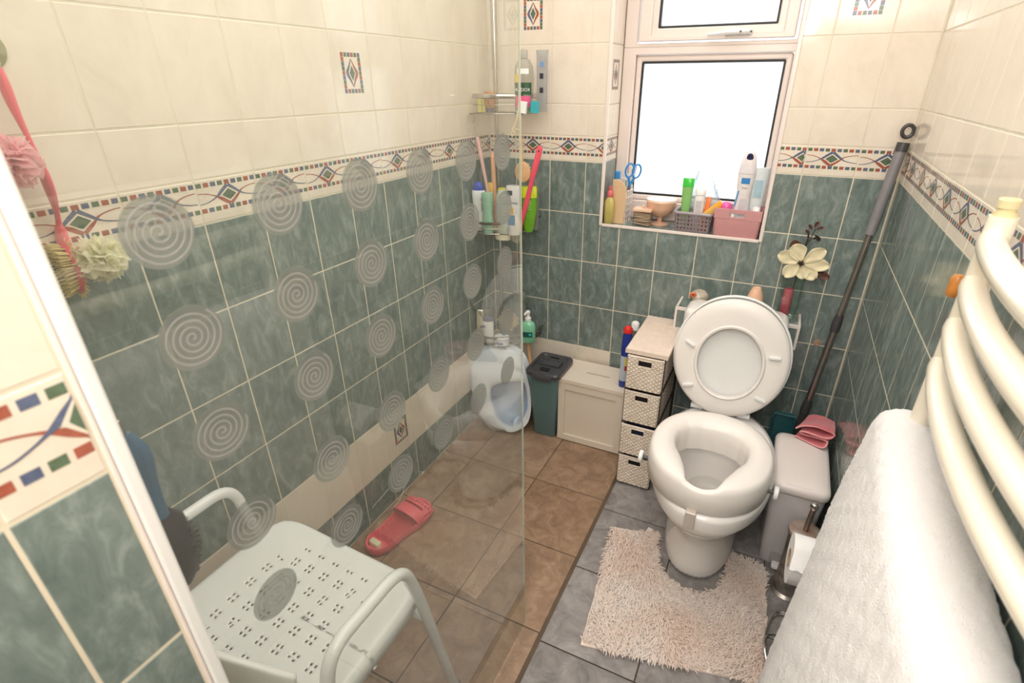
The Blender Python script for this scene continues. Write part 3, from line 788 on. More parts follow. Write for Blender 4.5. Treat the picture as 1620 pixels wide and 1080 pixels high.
while cnt < 11500:
    x, y = rnd.uniform(-0.29, 0.28), rnd.uniform(-0.27, 0.29)
    if not inside(x, y, RO): continue
    cnt += 1
    a = rnd.uniform(0, 2 * PI) * 0.35 + 3.0 * math.sin(x * 9 + y * 5) ; l = rnd.uniform(0.014, 0.024); w = rnd.uniform(0.0011, 0.0019); h = rnd.uniform(0.008, 0.015)
    dx, dy = math.cos(a), math.sin(a); nx, ny = -dy * w, dx * w
    b = len(vs)
    vs += [(x + nx, y + ny, 0.004), (x - nx, y - ny, 0.004),
           (x + nx + dx * l * .35, y + ny + dy * l * .35, 0.004 + h), (x - nx + dx * l * .35, y - ny + dy * l * .35, 0.004 + h),
           (x + nx * .8 + dx * l * .8, y + ny * .8 + dy * l * .8, 0.004 + h * .95), (x - nx * .8 + dx * l * .8, y - ny * .8 + dy * l * .8, 0.004 + h * .95),
           (x + dx * l, y + dy * l, 0.003 + h * .6), (x + dx * l * .35, y + dy * l * .35, 0.0055 + h)]
    fs += [(b, b + 1, b + 3, b + 2), (b + 2, b + 3, b + 5, b + 4), (b + 4, b + 5, b + 6), (b + 2, b + 7, b + 4), (b + 3, b + 5, b + 7)]
s.add(vs, fs)
pile = s.build('pile', RUGC, rug, smooth=60, fix=False); pile['kind'] = 'stuff'
s = MB(); s.box(-0.009, 0.009, -0.02, 0.022, 0.0, 0.0008)
s.build('care_label', mat('white_ribbon', (232, 222, 210), 0.8), rug, (0.935 - 1.09, -0.600 + 0.85, 0.0045), (0.12, 0, -0.2), smooth=0)

# ------------------------------------------------------------------ corner caddy
WIRE = mat('tarnished_chrome_wire', (176, 170, 160), 0.22, metal=1.0, var=0.2, vscale=30)
RUSTY = mat('rusty_wire', (92, 74, 62), 0.5, metal=0.6, var=0.3, vscale=60)
cad = thing('corner_caddy', 'chrome tension pole caddy with three wire corner baskets', 'shower caddy', (0.07, -0.07, 0.0))
cl = lambda x, y, z: (x - 0.07, y + 0.07, z)
s = MB(); s.tube([cl(0.07, -0.07, 0.0), cl(0.07, -0.07, 1.50)], 0.0085, 14); s.build('pole', CHROME, cad)
s = MB(); s.tube([cl(0.07, -0.07, 1.50), cl(0.07, -0.07, ZC - 0.001)], 0.0115, 14); s.build('pole_sleeve', CHROME, cad)
def arc(R, z, n=16, ecc=1.0, a0=0.0, x0=0.0):
    return [cl(0.014 + R * math.cos(a) ** 0.8 if math.cos(a) > 0 else 0.014, -0.014 - R * math.sin(a) ** 0.8, z) for a in [PI / 2 * i / n for i in range(n + 1)]]
def basket(zb, zt, R, m1, m2, square=False):
    def path(z, R):
        if square: return [cl(*p) for p in roundpath([(0.012, -R * 0.72, z), (R * 0.45, -R * 0.80, z), (R, -R * 0.50, z), (R * 1.12, -0.012, z)], 0.04)]
        return [cl(*p) for p in smoothpts([(0.012, -R * 0.86, z), (R * 0.36, -R * 0.93, z), (R * 0.72, -R * 0.72, z), (R * 0.98, -R * 0.34, z), (R * 1.0, -0.012, z)], 5)]
    bk = MB(); bk.tube(path(zt, R), 0.0042, 8, flat=2.0 if square else 1.3); bk.build('rim', m1, cad)
    p2 = path(zb, R * 0.97); w = MB(); w.tube(p2, 0.0022, 6)
    w.tube([cl(0.012, -R * 0.84, zb), cl(0.012, -0.012, zb), cl(R * 0.97, -0.012, zb)], 0.0022, 6)
    pm = path((zb + zt) / 2, R * 0.985); w.tube(pm, 0.0014, 6)
    p1 = path(zt, R)
    for i in range(1, len(p2) - 1, 3): w.tube([p1[i], pm[i], p2[i]], 0.0013, 5)
    for k in range(1, 14):
        q = p2[int(k * (len(p2) - 1) / 14)]; w.tube([q, cl(0.012, q[1] - 0.07, zb)], 0.0012, 5)
    b = w.build('wire_grid', m2, cad); b['kind'] = 'stuff'
basket(1.352, 1.412, 0.205, CHROME, WIRE, True)
basket(0.908, 0.952, 0.232, RUSTY, WIRE)
basket(0.412, 0.452, 0.250, WIRE, WIRE)

# ------------------------------------------------------------------ bottles and other shelf goods
def P(name, col, rough=0.3, **k): return mat(name, col, rough, **k)
WHT = P('white_gloss_plastic', (240, 240, 238), 0.22, var=0.005)
NAVY = P('navy_plastic', (38, 44, 92), 0.25)
def bottle(name, label, cat, loc, body, bm, cap=None, cm=None, sx=1.0, sy=0.6, yaw=0.0, sup=2.4, tilt=(0, 0), group=None, labels=(), seg=28, cap_sy=None):
    t = thing(name, label, cat, loc, (tilt[0], tilt[1], yaw), group)
    s = MB(); s.lathe(body, seg=seg, sx=sx, sy=sy, sup=sup); s.build('body', bm, t, smooth=50)
    if cap:
        s = MB(); s.lathe(cap, seg=seg, sx=sx, sy=cap_sy or sy, sup=sup); s.build('cap', cm, t, smooth=50)
    for (rad_, z0, z1, x0, x1, m, nm) in labels:   # curved label patch on the front (-y side)
        s = MB(); R_ = rad_ + 0.0006
        def lf(u, v):
            a = -PI / 2 + (x0 + (x1 - x0) * u); ca, sa = math.cos(a), math.sin(a); k = (abs(ca) ** sup + abs(sa) ** sup) ** (-1 / sup)
            return (R_ * sx * ca * k, R_ * sy * sa * k - 0.0004, z0 + (z1 - z0) * v)
        s.grid(10, 6, lf); s.build(nm, m, t, fix=False)
    return t
INK = P('dark_ink', (52, 54, 62), 0.4)
# --- top basket
t = bottle('shower_gel_bottle', 'tall clear shower gel bottle with dark green leafy label and pink band', 'bottle', (0.205, -0.100, 1.357),
       [(0.026, 0), (0.030, 0.006), (0.033, 0.05), (0.036, 0.11), (0.034, 0.15), (0.022, 0.172), (0.012, 0.178)], clear('clear_pale_plastic', (232, 234, 232), 1.4, haze=0.12, hazecol=(220, 224, 222)),
       [(0.014, 0.176), (0.014, 0.202), (0.010, 0.206)], clear('clear_cap', (226, 228, 230), 1.4, haze=0.3), sy=0.65, yaw=0.25,
       labels=[(0.0365, 0.060, 0.100, -0.9, 0.9, P('deep_green_label', (44, 84, 56), 0.35), 'label'), (0.036, 0.018, 0.055, -0.8, 0.8, P('pink_label', (226, 92, 138), 0.35), 'label'),
               (0.0355, 0.128, 0.145, -0.6, 0.6, WHT, 'label'), (0.0355, 0.100, 0.127, -1.0, -0.35, P('lemon_label', (236, 204, 96), 0.35), 'label'), (0.035, 0.006, 0.017, -0.7, 0.7, P('leaf_label', (96, 150, 84), 0.35), 'label')])
text('RADOX', 0.0155, WHT, t, (0.0, -0.0262, 0.076))
bottle('white_tube', 'translucent pale tube with small round icons behind the shower gel bottle', 'tube', (0.255, -0.050, 1.357),
       [(0.020, 0), (0.021, 0.03), (0.022, 0.18), (0.024, 0.205)], clear('milky_tube', (226, 230, 234), 1.4, haze=0.4, hazecol=(226, 228, 232)), sy=0.45,
       labels=[(0.0235, 0.150, 0.168, -0.2, 0.4, P('pale_blue_print', (120, 160, 206), .3), 'icon'), (0.0235, 0.112, 0.130, -0.2, 0.4, INK, 'icon'), (0.0230, 0.065, 0.083, -0.2, 0.4, INK, 'icon')])
s = MB(); s.prism(rrect(-0.018, 0.018, -0.010, 0.010, 0.004), 0, 0.062, 0.003)
tag(s.build('sponge', P('yellow_sponge', (232, 226, 130), 0.9, bump=0.8, bscale=200), None, (0.036, -0.115, 1.356), (0, 0, 0.2)), 'yellow sponge at the left end of the top basket', 'sponge')
t = thing('body_scrub_tube', 'orange brown tube standing on its dark cap in the top basket', 'tube', (0.072, -0.125, 1.356), (0, 0, 0.2))
s = MB(); s.lathe([(0.017, 0.016), (0.021, 0.03), (0.022, 0.066), (0.0215, 0.072)], sy=0.5); s.build('body', P('orange_brown_plastic', (206, 148, 96), 0.35), t)
s = MB(); s.lathe([(0.016, 0), (0.0175, 0.016)], sy=0.75); s.build('cap', P('slate_cap', (104, 104, 122), 0.3), t)
s = MB(); s.prism(rrect(-0.016, 0.016, -0.010, 0.010, 0.002), 0, 0.040, 0.001)
tag(s.build('small_carton', WHT, None, (0.215, -0.138, 1.356), (0.0, 0.12, 0.2), smooth=0), 'small white carton left of the teal carton in the top basket', 'box')
s = MB(); s.prism(rrect(-0.016, 0.016, -0.010, 0.010, 0.002), 0, 0.040, 0.001)
tag(s.build('small_carton', P('teal_card', (48, 168, 176), 0.4), None, (0.252, -0.112, 1.356), (0, 0.06, 0.5), smooth=0), 'small teal carton at the right end of the top basket', 'box')
# wooden bath brush hanging from the basket
BIRCH = P('pale_birch', (222, 178, 132), 0.5, var=0.1)
t = thing('wooden_bath_brush', 'round wooden bath brush hanging by its handle below the top basket', 'bath brush', (0.215, -0.165, 1.345), (0.03, -0.06, 0.25))
s = MB(); s.tube([(0, 0, 0), (0, 0, -0.07), (0, 0, -0.16)], [0.006, 0.0065, 0.005], 10); s.build('handle', BIRCH, t)
s = MB(); s.lathe([(0.022, -0.007), (0.029, -0.005), (0.031, 0), (0.029, 0.005), (0.022, 0.007)], seg=28, sy=1.25, mtx=Matrix.Rotation(PI / 2, 4, 'X') @ Matrix.Scale(1.0, 4)); s.build('head', BIRCH, t, (0, 0, -0.195))
s = MB()
for k in range(130):
    a = k * 2.4; r = 0.0285 * math.sqrt(k / 130); x, z = r * math.cos(a), r * 1.2 * math.sin(a)
    s.tube([(x, 0.004, z), (x * 1.15, 0.020, z * 1.15)], 0.0011, 4)
b = s.build('bristles', P('cream_bristle', (232, 218, 176), 0.8), t, (0, 0, -0.195)); b['kind'] = 'stuff'
s = MB(); s.tube(smoothpts([(-0.002, -0.007, 0.02), (-0.008, -0.01, -0.01), (-0.022, -0.012, -0.035), (-0.030, -0.012, -0.062), (-0.018, -0.012, -0.055), (-0.026, -0.012, -0.035), (0.0, -0.008, -0.045)], 5), 0.0028, 7); s.build('hanging_cord', P('cream_cord', (226, 206, 170), 0.9), t)
# --- middle basket
ZM = 0.911
bottle('white_blue_cap_bottle', 'white bottle with bright blue cap at the left of the middle basket', 'bottle', (0.030, -0.165, ZM),
       [(0.020, 0), (0.023, 0.004), (0.023, 0.05), (0.026, 0.12), (0.028, 0.155), (0.024, 0.160)], WHT, [(0.021, 0.160), (0.020, 0.175), (0.012, 0.190), (0.003, 0.193)], P('bright_blue_plastic', (40, 72, 190), 0.25), sy=0.6, yaw=0.3)
bottle('yellow_cap_bottle', 'small bottle with yellow cap between the white and mint bottles', 'bottle', (0.060, -0.115, ZM),
       [(0.018, 0), (0.020, 0.004), (0.020, 0.14), (0.016, 0.150)], P('white_leaf_plastic', (214, 216, 190), 0.3), [(0.017, 0.150), (0.017, 0.178), (0.012, 0.184)], P('warm_yellow', (238, 192, 60), 0.3), sy=0.7)
bottle('mint_bottle', 'matt mint green bottle at the front of the middle basket', 'bottle', (0.084, -0.190, ZM),
       [(0.021, 0), (0.022, 0.003), (0.0215, 0.05), (0.0185, 0.085), (0.022, 0.120), (0.024, 0.150), (0.022, 0.158), (0.012, 0.160)], P('mint_plastic', (160, 206, 176), 0.35), sy=0.8,
       labels=[(0.024, 0.085, 0.118, -1.5, -0.75, P('deep_green_print', (48, 104, 84), 0.4), 'label'), (0.0245, 0.128, 0.138, -1.2, -0.7, P('deep_green_print', (48, 104, 84), 0.4), 'label')])
bottle('yellow_green_bottle', 'dark green bottle with bright yellow cap behind the mint bottle', 'bottle', (0.115, -0.120, ZM),
       [(0.022, 0), (0.024, 0.004), (0.024, 0.12), (0.018, 0.135)], P('dark_green_plastic', (84, 130, 70), 0.3), [(0.019, 0.135), (0.020, 0.160), (0.014, 0.168)], P('acid_yellow', (226, 214, 60), 0.3), sy=0.7)
bottle('frosted_shampoo_bottle', 'frosted pale green bottle in the middle of the middle basket', 'bottle', (0.146, -0.175, ZM),
       [(0.022, 0), (0.027, 0.004), (0.028, 0.08), (0.027, 0.150), (0.018, 0.168), (0.010, 0.170)], P('frosted_pale_plastic', (200, 214, 202), 0.35), sy=0.6)
t = bottle('conditioner_bottle', 'upright white conditioner bottle with dark emblem and blue label', 'bottle', (0.192, -0.172, ZM - 0.002),
       [(0.022, 0), (0.025, 0.004), (0.027, 0.06), (0.0285, 0.13), (0.029, 0.186), (0.027, 0.192)], P('pearl_white_plastic', (240, 236, 236), 0.25), sy=0.62, yaw=0.28, sup=2.8,
       labels=[(0.028, 0.042, 0.082, -0.75, 0.25, P('sky_blue_label', (70, 130, 176), 0.35), 'label'), (0.028, 0.084, 0.112, -0.35, 0.05, P('amber_label', (240, 184, 92), 0.35), 'label'), (0.0295, 0.158, 0.176, -0.75, -0.05, INK, 'emblem')])
text('PANTENE', 0.0095, P('blue_grey_ink', (84, 100, 130), 0.4), t, (-0.002, -0.0187, 0.128))
t = bottle('green_shampoo_bottle', 'bright green shampoo bottle with lime yellow cap at the right of the middle basket', 'bottle', (0.232, -0.118, ZM + 0.002),
       [(0.015, 0), (0.022, 0.02), (0.030, 0.07), (0.033, 0.110), (0.033, 0.138)], P('apple_green_plastic', (110, 172, 46), 0.22), [(0.0335, 0.138), (0.032, 0.176), (0.028, 0.180)], P('lime_yellow_plastic', (206, 222, 48), 0.25), sy=0.55, yaw=0.35, sup=2.8)
s = MB()
for k in range(9): s.box(-0.011 + 0.0012 * (k % 3), 0.011 - 0.002 * (k % 2), -0.0004, 0.0, 0.062 + 0.0078 * k, 0.062 + 0.0078 * k + (0.004 if k in (7, 8) else 0.0018), Matrix.Translation((0, -0.0150 - 0.00052 * k, 0)))
o = s.build('fine_print', P('pale_green_print', (206, 228, 180), 0.4), t, smooth=0); o['kind'] = 'stuff'
bottle('clear_topped_bottle', 'small clear pump bottle tucked behind the green shampoo bottle', 'bottle', (0.232, -0.060, ZM), [(0.016, 0), (0.018, 0.13), (0.017, 0.17), (0.007, 0.19), (0.006, 0.205), (0.002, 0.208)], clear('milky_clear', (224, 224, 226), 1.4, haze=0.4), sy=0.8)
def stick(name, label, cat, a, b, r0, r1, m, seg=12, round_end=True):
    a, b = Vector(a), Vector(b); d = (b - a)
    o = MB(); o.tube([(0, 0, 0), d * 0.5, d * 0.97, d], [r0, (r0 + r1) / 2, r1, r1 * 0.6], seg); ob = o.build(name, m, None, a)
    return tag(ob, label, cat)
stick('pink_long_brush', 'long pale pink handle leaning left out of the middle basket', 'brush', (0.090, -0.145, ZM + 0.005), (0.014, -0.130, 1.268), 0.005, 0.0085, P('pale_pink_plastic', (228, 182, 178), 0.35))
stick('peach_stick', 'short peach coloured handle standing in the middle basket', 'brush', (0.088, -0.125, ZM + 0.005), (0.068, -0.110, 1.210), 0.008, 0.0085, P('peach_plastic', (232, 168, 128), 0.4))
t = thing('coral_scraper', 'bright coral pink plastic handle leaning right in the middle basket', 'brush', (0.205, -0.150, ZM + 0.010), (0, 0.26, 0.1))
s = MB()
s.prism([(-0.006, 0), (0.006, 0), (0.010, 0.12), (0.008, 0.20), (0.011, 0.25), (0.011, 0.325), (0.007, 0.336), (-0.007, 0.336), (-0.011, 0.325), (-0.011, 0.25), (-0.008, 0.20), (-0.010, 0.12)], -0.004, 0.004, 0.002, Matrix(((1, 0, 0, 0), (0, 0, -1, 0), (0, 1, 0, 0), (0, 0, 0, 1))))
s.build('handle', P('coral_pink_plastic', (238, 92, 112), 0.3), t)
s = MB(); s.lathe([(0.0035, 0), (0.0035, 0.0008)], seg=12, mtx=Matrix.Rotation(PI / 2, 4, 'X')); s.build('hanging_hole', DGREY, t, (0.0, -0.0042, 0.318))
# soap dish with a bar below the middle basket
t = thing('soap_dish', 'small cream soap dish hooked under the middle basket', 'soap dish', (0.135, -0.165, 0.878))
s = MB(); s.lathe([(0.018, 0.0), (0.033, 0.005), (0.036, 0.026), (0.033, 0.027), (0.030, 0.010), (0.002, 0.006)], sy=0.6); s.build('dish', P('cream_dish', (226, 220, 196), 0.4), t)
s = MB(); s.lathe([(0.010, 0), (0.026, 0.003), (0.028, 0.008), (0.022, 0.013)], sy=0.6); s.build('soap_bar', P('ivory_soap', (232, 226, 204), 0.4), t, (0, 0, 0.009))
# --- lower basket
ZL = 0.4155
bottle('cream_tube', 'cream bottle at the far left of the lowest basket', 'bottle', (0.006 + 0.016, -0.185, ZL), [(0.013, 0), (0.018, 0.005), (0.019, 0.08), (0.016, 0.13), (0.013, 0.138)], P('cream_plastic', (232, 222, 198), 0.35), sy=0.7)
t = bottle('lotion_bottle', 'white bottle with dark cap and slanting blue stripes in the lowest basket', 'bottle', (0.070, -0.200, ZL), [(0.022, 0), (0.024, 0.004), (0.025, 0.09), (0.023, 0.104)], WHT, [(0.023, 0.104), (0.023, 0.116), (0.019, 0.120)], P('slate_blue_cap', (96, 98, 128), 0.3), sy=0.65, yaw=0.2)
for z in (0.078, 0.020):
    s = MB()
    for k in (0, 1): s.box(-0.013, 0.013, -0.0004, 0.0004, z + k * 0.006, z + k * 0.006 + 0.0028, Matrix.Rotation(-0.25, 4, 'Y'))
    o = s.build('blue_stripes', P('navy_ink', (60, 60, 128), 0.4), t, (0, -0.0172, 0)); o['kind'] = 'stuff'
t = thing('wipes_tub', 'low round white tub with pale blue lettering in the lowest basket', 'tub', (0.135, -0.195, ZL))
s = MB(); s.lathe([(0.030, 0), (0.034, 0.003), (0.034, 0.026)], sy=0.85, seg=32); s.build('body', WHT, t)
s = MB(); s.lathe([(0.0352, 0.024), (0.0352, 0.036), (0.031, 0.039)], sy=0.85, seg=32); s.build('lid', P('frosted_lid', (226, 230, 232), 0.3), t)
s = MB(); s.grid(8, 1, lambda u, v: (0.0345 * math.cos(-PI / 2 + (u - 0.5) * 1.1), 0.0293 * math.sin(-PI / 2 + (u - 0.5) * 1.1), 0.008 + 0.010 * v)); s.build('blue_band', P('pale_blue_print', (120, 160, 206), .3), t, fix=False)
t = thing('bath_puff', 'beige net bath puff lying on top of the lowest basket', 'bath puff', (0.140, -0.140, 0.505))
def puff(parent, R, m, seed, petals=26, name='net_petals'):
    rn = random.Random(seed); s = MB()
    for k in range(petals):
        z = 1 - 2 * (k + 0.5) / petals; a = k * 2.4; r = math.sqrt(1 - z * z)
        n = Vector((r * math.cos(a), r * math.sin(a), z)); tq = n.orthogonal().normalized(); bq = n.cross(tq)
        w = R * rn.uniform(0.55, 0.8); ph = rn.uniform(0, 6)
        def f(u, v):
            uu, vv = (u - 0.5) * 2, v
            return n * (R * (0.25 + 0.75 * vv) + 0.10 * R * math.sin(uu * 7 + ph) * vv) + tq * (uu * w) * (0.5 + 0.5 * vv) + bq * (0.30 * R * math.sin(uu * 5 + ph + vv * 2) * (0.3 + vv * 0.7))
        s.grid(9, 4, f)
    s.lathe([(0.01 * R, -0.55 * R), (0.4 * R, -0.4 * R), (0.58 * R, 0), (0.4 * R, 0.4 * R), (0.01 * R, 0.55 * R)], seg=12)
    o = s.build(name, m, parent, smooth=80, fix=False); o['kind'] = 'stuff'; return o
def net(name, col, tr=0.45):
    m = bpy.data.materials.new(name); m.use_nodes = True; nt = m.node_tree; N = nt.nodes; L = nt.links
    for n in list(N): N.remove(n)
    out = N.new('ShaderNodeOutputMaterial'); d = N.new('ShaderNodeBsdfDiffuse'); tl = N.new('ShaderNodeBsdfTranslucent'); tp = N.new('ShaderNodeBsdfTransparent')
    d.inputs['Color'].default_value = srgb(*col); tl.inputs['Color'].default_value = srgb(*col)
    a = N.new('ShaderNodeMixShader'); a.inputs['Fac'].default_value = 0.6; L.new(d.outputs[0], a.inputs[1]); L.new(tl.outputs[0], a.inputs[2])
    tc = N.new('ShaderNodeTexCoord'); v = N.new('ShaderNodeTexVoronoi'); v.inputs['Scale'].default_value = 420; L.new(tc.outputs['Object'], v.inputs['Vector'])
    r = N.new('ShaderNodeMapRange'); r.inputs['From Max'].default_value = 0.7; r.inputs['To Min'].default_value = 0.0; r.inputs['To Max'].default_value = tr * 2; L.new(v.outputs['Distance'], r.inputs['Value'])
    b = N.new('ShaderNodeMixShader'); L.new(r.outputs[0], b.inputs['Fac']); L.new(a.outputs[0], b.inputs[1]); L.new(tp.outputs[0], b.inputs[2]); L.new(b.outputs[0], out.inputs['Surface'])
    MATS[name] = m; return m
puff(t, 0.040, net('beige_net', (236, 222, 190), 0.10), 4)
t = thing('wire_head_massager', 'silver wire whisk with curved prongs lying over the lowest basket', 'massager', (0.045, -0.200, 0.560), (0.2, 0.1, 0.2))
s = MB(); s.tube([(-0.055, 0, 0.02), (-0.025, 0, 0.0)], 0.006, 10); s.build('handle', DGREY, t)
for k in range(8):
    s = MB(); o = (k - 3.5) * 0.004; s.tube(smoothpts([(-0.025, 0, 0), (0.0, o * 0.6, -0.014 + o), (0.035, o * 1.6, -0.010 + o * 1.5), (0.070, o * 2.0, 0.004 + o * 1.2)], 4), 0.0011, 5); s.build('prong', CHROME, t)
bottle('frosted_pump_bottle', 'tall frosted bottle behind the mint hand wash', 'bottle', (0.172, -0.090, ZL), [(0.026, 0), (0.028, 0.004), (0.028, 0.16), (0.022, 0.170), (0.026, 0.174), (0.032, 0.205), (0.026, 0.214), (0.010, 0.215)], clear('frosted_grey_plastic', (214, 220, 216), 1.4, haze=0.5, hazecol=(196, 200, 196)), sy=0.75)
t = bottle('hand_wash', 'mint green hand wash with white pump and dark oval label', 'soap dispenser', (0.228, -0.120, ZL), [(0.029, 0), (0.033, 0.004), (0.034, 0.07), (0.030, 0.090), (0.014, 0.102), (0.012, 0.104)], P('sea_green_gel', (132, 206, 170), 0.15, coat=0.5), sy=0.7, yaw=0.3,
       labels=[(0.034, 0.030, 0.055, -0.75, 0.65, P('dark_teal_label', (22, 92, 84), 0.3), 'label')])
s = MB(); s.lathe([(0.014, 0.104), (0.014, 0.116), (0.009, 0.120), (0.007, 0.135), (0.010, 0.136), (0.010, 0.146), (0.004, 0.150)], seg=18); s.tube([(0, 0, 0.142), (-0.008, -0.020, 0.144), (-0.011, -0.030, 0.139)], [0.006, 0.005, 0.004], 8); s.build('pump', WHT, t)
s = MB(); s.lathe([(0.0062, 0), (0.0060, 0.0008)], seg=18, mtx=Matrix.Rotation(PI / 2, 4, 'X')); s.build('turquoise_dot', P('turquoise_print', (60, 190, 190), 0.3), t, (0.012, -0.0236, 0.043), (0, 0, 0.18))

# ------------------------------------------------------------------ hooded tray standing in the corner
TRAY = P('pale_blue_white_plastic', (222, 228, 236), 0.3, var=0.02)
TIN = P('pale_blue_plastic', (186, 204, 226), 0.3, var=0.02)
hood = thing('hooded_tray', 'pale blue-white hooded plastic tray stood on end in the shower corner', 'litter tray', (0.18, -0.275, 0.0))
n3 = Vector((0.35, -0.9, 0.22)).normalized(); u3 = Vector((0, 0, 1)).cross(n3).normalized(); v3 = n3.cross(u3)
TM3 = Matrix(((u3.x, v3.x, n3.x, 0), (u3.y, v3.y, n3.y, 0), (u3.z, v3.z, n3.z, 0), (0, 0, 0, 1)))
OUT = [(-0.168, 0.281), (-0.160, 0.338), (-0.121, 0.390), (-0.078, 0.417), (-0.015, 0.425), (0.059, 0.403), (0.100, 0.350), (0.120, 0.253), (0.124, 0.150), (0.110, 0.080), (0.072, 0.020), (0.009, 0.000), (-0.059, 0.004), (-0.112, 0.060), (-0.147, 0.140)]
OPN = [(-0.062, 0.170), (-0.058, 0.222), (-0.010, 0.246), (0.043, 0.252), (0.088, 0.246), (0.104, 0.150), (0.092, 0.075), (0.050, 0.040), (0.018, 0.036), (-0.016, 0.055), (-0.043, 0.100)]
def closed_smooth(P, n):
    P = [Vector((x, y, 0)) for x, y in P]; m = len(P); o = []
    for i in range(m):
        a, b, c, d = P[i - 1], P[i], P[(i + 1) % m], P[(i + 2) % m]
        for k in range(8):
            t = k / 8; o.append(0.5 * ((2 * b) + (c - a) * t + (2 * a - 5 * b + 4 * c - d) * t * t + (3 * b - a - 3 * c + d) * t ** 3))
    L = [0]
    for i in range(len(o)): L.append(L[-1] + (o[(i + 1) % len(o)] - o[i]).length)
    r = []
    for k in range(n):
        q = L[-1] * k / n; i = max(j for j in range(len(L)) if L[j] <= q + 1e-9); i = min(i, len(o) - 1)
        f = (q - L[i]) / max(1e-9, L[i + 1] - L[i]); r.append(o[i].lerp(o[(i + 1) % len(o)], f))
    return r
NR = 64
def align(ring, c, n=NR):
    # reorder so that it starts at the angle -pi and runs CCW
    area_ = sum(ring[i - 1].x * ring[i].y - ring[i].x * ring[i - 1].y for i in range(len(ring)))
    if area_ < 0: ring = ring[::-1]
    st = min(range(len(ring)), key=lambda i: abs(math.atan2(ring[i].y - c[1], ring[i].x - c[0])))
    return ring[st:] + ring[:st]
ro = align(closed_smooth(OUT, NR), (0.0, 0.2)); ri_ = align(closed_smooth(OPN, NR), (0.02, 0.14))
co = Vector((-0.015, 0.21, 0)); ci = Vector((0.02, 0.14, 0))
def sc(ring, c, k, z, dx=0): return [TM3 @ Vector((c.x + (p.x - c.x) * k + dx, c.y + (p.y - c.y) * k, z)) for p in ring]
s = MB()
s.rings([sc(ro, co, 0.80, -0.118), sc(ro, co, 0.90, -0.106), sc(ro, co, 0.97, -0.060), sc(ro, co, 1.0, -0.030), sc(ro, co, 1.0, -0.018), sc(ro, co, 0.955, -0.014), sc(ro, co, 0.93, 0.0), sc(ro, co, 0.88, 0.012), sc(ri_, ci, 1.22, 0.022), sc(ri_, ci, 1.05, 0.020), sc(ri_, ci, 1.0, 0.010), sc(ri_, ci, 1.0, -0.004)], cap1=False)
s.build('hood', TRAY, hood, smooth=60)
s = MB(); s.rings([sc(ri_, ci, 1.02, -0.004), sc(ri_, ci, 1.03, -0.05), sc(ri_, ci, 0.98, -0.09), sc(ri_, ci, 0.85, -0.100)], cap0=False); s.build('tray_inside', TIN, hood, smooth=60, fix=False)
# wooden stick behind the tray
stick('wooden_stick', 'plain wooden handle leaning between the hooded tray and the green bin', 'handle', (0.290, -0.155, 0.02), (0.205, -0.085, 0.445), 0.010, 0.009, BIRCH)

# ------------------------------------------------------------------ green bin
gb = thing('touch_bin', 'teal green plastic bin with dark grey lid in the back corner', 'bin', (0.350, -0.145, 0.0))
BT = P('teal_green_plastic', (96, 130, 132), 0.35, var=0.02)
s = MB()
def rr3(x0, x1, y0, y1, r, z): return [Vector((x, y, z)) for x, y in rrect(x0, x1, y0, y1, r)]
s.rings([rr3(-0.052, 0.052, -0.068, 0.062, 0.018, 0.0), rr3(-0.054, 0.054, -0.071, 0.064, 0.018, 0.006), rr3(-0.070, 0.070, -0.092, 0.080, 0.020, 0.330)]); s.build('body', BT, gb)
s = MB(); s.rings([rr3(-0.072, 0.072, -0.094, 0.082, 0.02, 0.318), rr3(-0.080, 0.080, -0.104, 0.088, 0.024, 0.322), rr3(-0.081, 0.081, -0.105, 0.089, 0.024, 0.338), rr3(-0.076, 0.076, -0.100, 0.085, 0.022, 0.346), rr3(-0.064, 0.064, -0.086, 0.073, 0.018, 0.346), rr3(-0.060, 0.060, -0.082, 0.069, 0.018, 0.339)]); s.build('lid', DGREY, gb)
s = MB(); s.prism(rrect(-0.052, 0.052, -0.028, 0.030, 0.010), 0.339, 0.353, 0.004); fl = s.build('flap', DGREY, gb)
for k in range(4):
    s = MB(); s.box(-0.042 + k * 0.024, -0.030 + k * 0.024, 0.010, 0.014, 0.3525, 0.3536); s.build('vent_slot', DARK, fl, smooth=0)
for y in (-0.060, 0.050):
    s = MB(); s.prism(rrect(-0.022, 0.018, y - 0.012, y + 0.012, 0.004), 0.339, 0.345, 0.002); s.build('push_catch', DARK, gb)
s = MB(); s.prism(rrect(-0.040, 0.050, -0.113, -0.100, 0.005), 0.312, 0.336, 0.003); s.build('lid_lip', DGREY, gb)
# ------------------------------------------------------------------ white wooden box
IV = P('ivory_painted_wood', (232, 220, 204), 0.45, var=0.015, vscale=8)
bx = thing('wooden_storage_box', 'cream painted wooden box with slotted lid and panelled front', 'box', (0.562, -0.115, 0.0))
s = MB(); s.box(-0.144, 0.144, -0.086, 0.086, 0.002, 0.300); bev(s.build('carcass', IV, bx, smooth=0), 0.002)
s = MB()
fx0, fx1, fz0, fz1 = -0.146, 0.146, 0.002, 0.302
for (a, b, c, d) in ((fx0, fx0 + 0.030, fz0, fz1), (fx1 - 0.030, fx1, fz0, fz1), (fx0 + 0.030, fx1 - 0.030, fz0, fz0 + 0.030), (fx0 + 0.030, fx1 - 0.030, fz1 - 0.036, fz1)):
    q = MB(); q.box(a, b, -0.094, -0.0865, c, d); bev(q.build('frame_rail', IV, bx, smooth=0), 0.001)
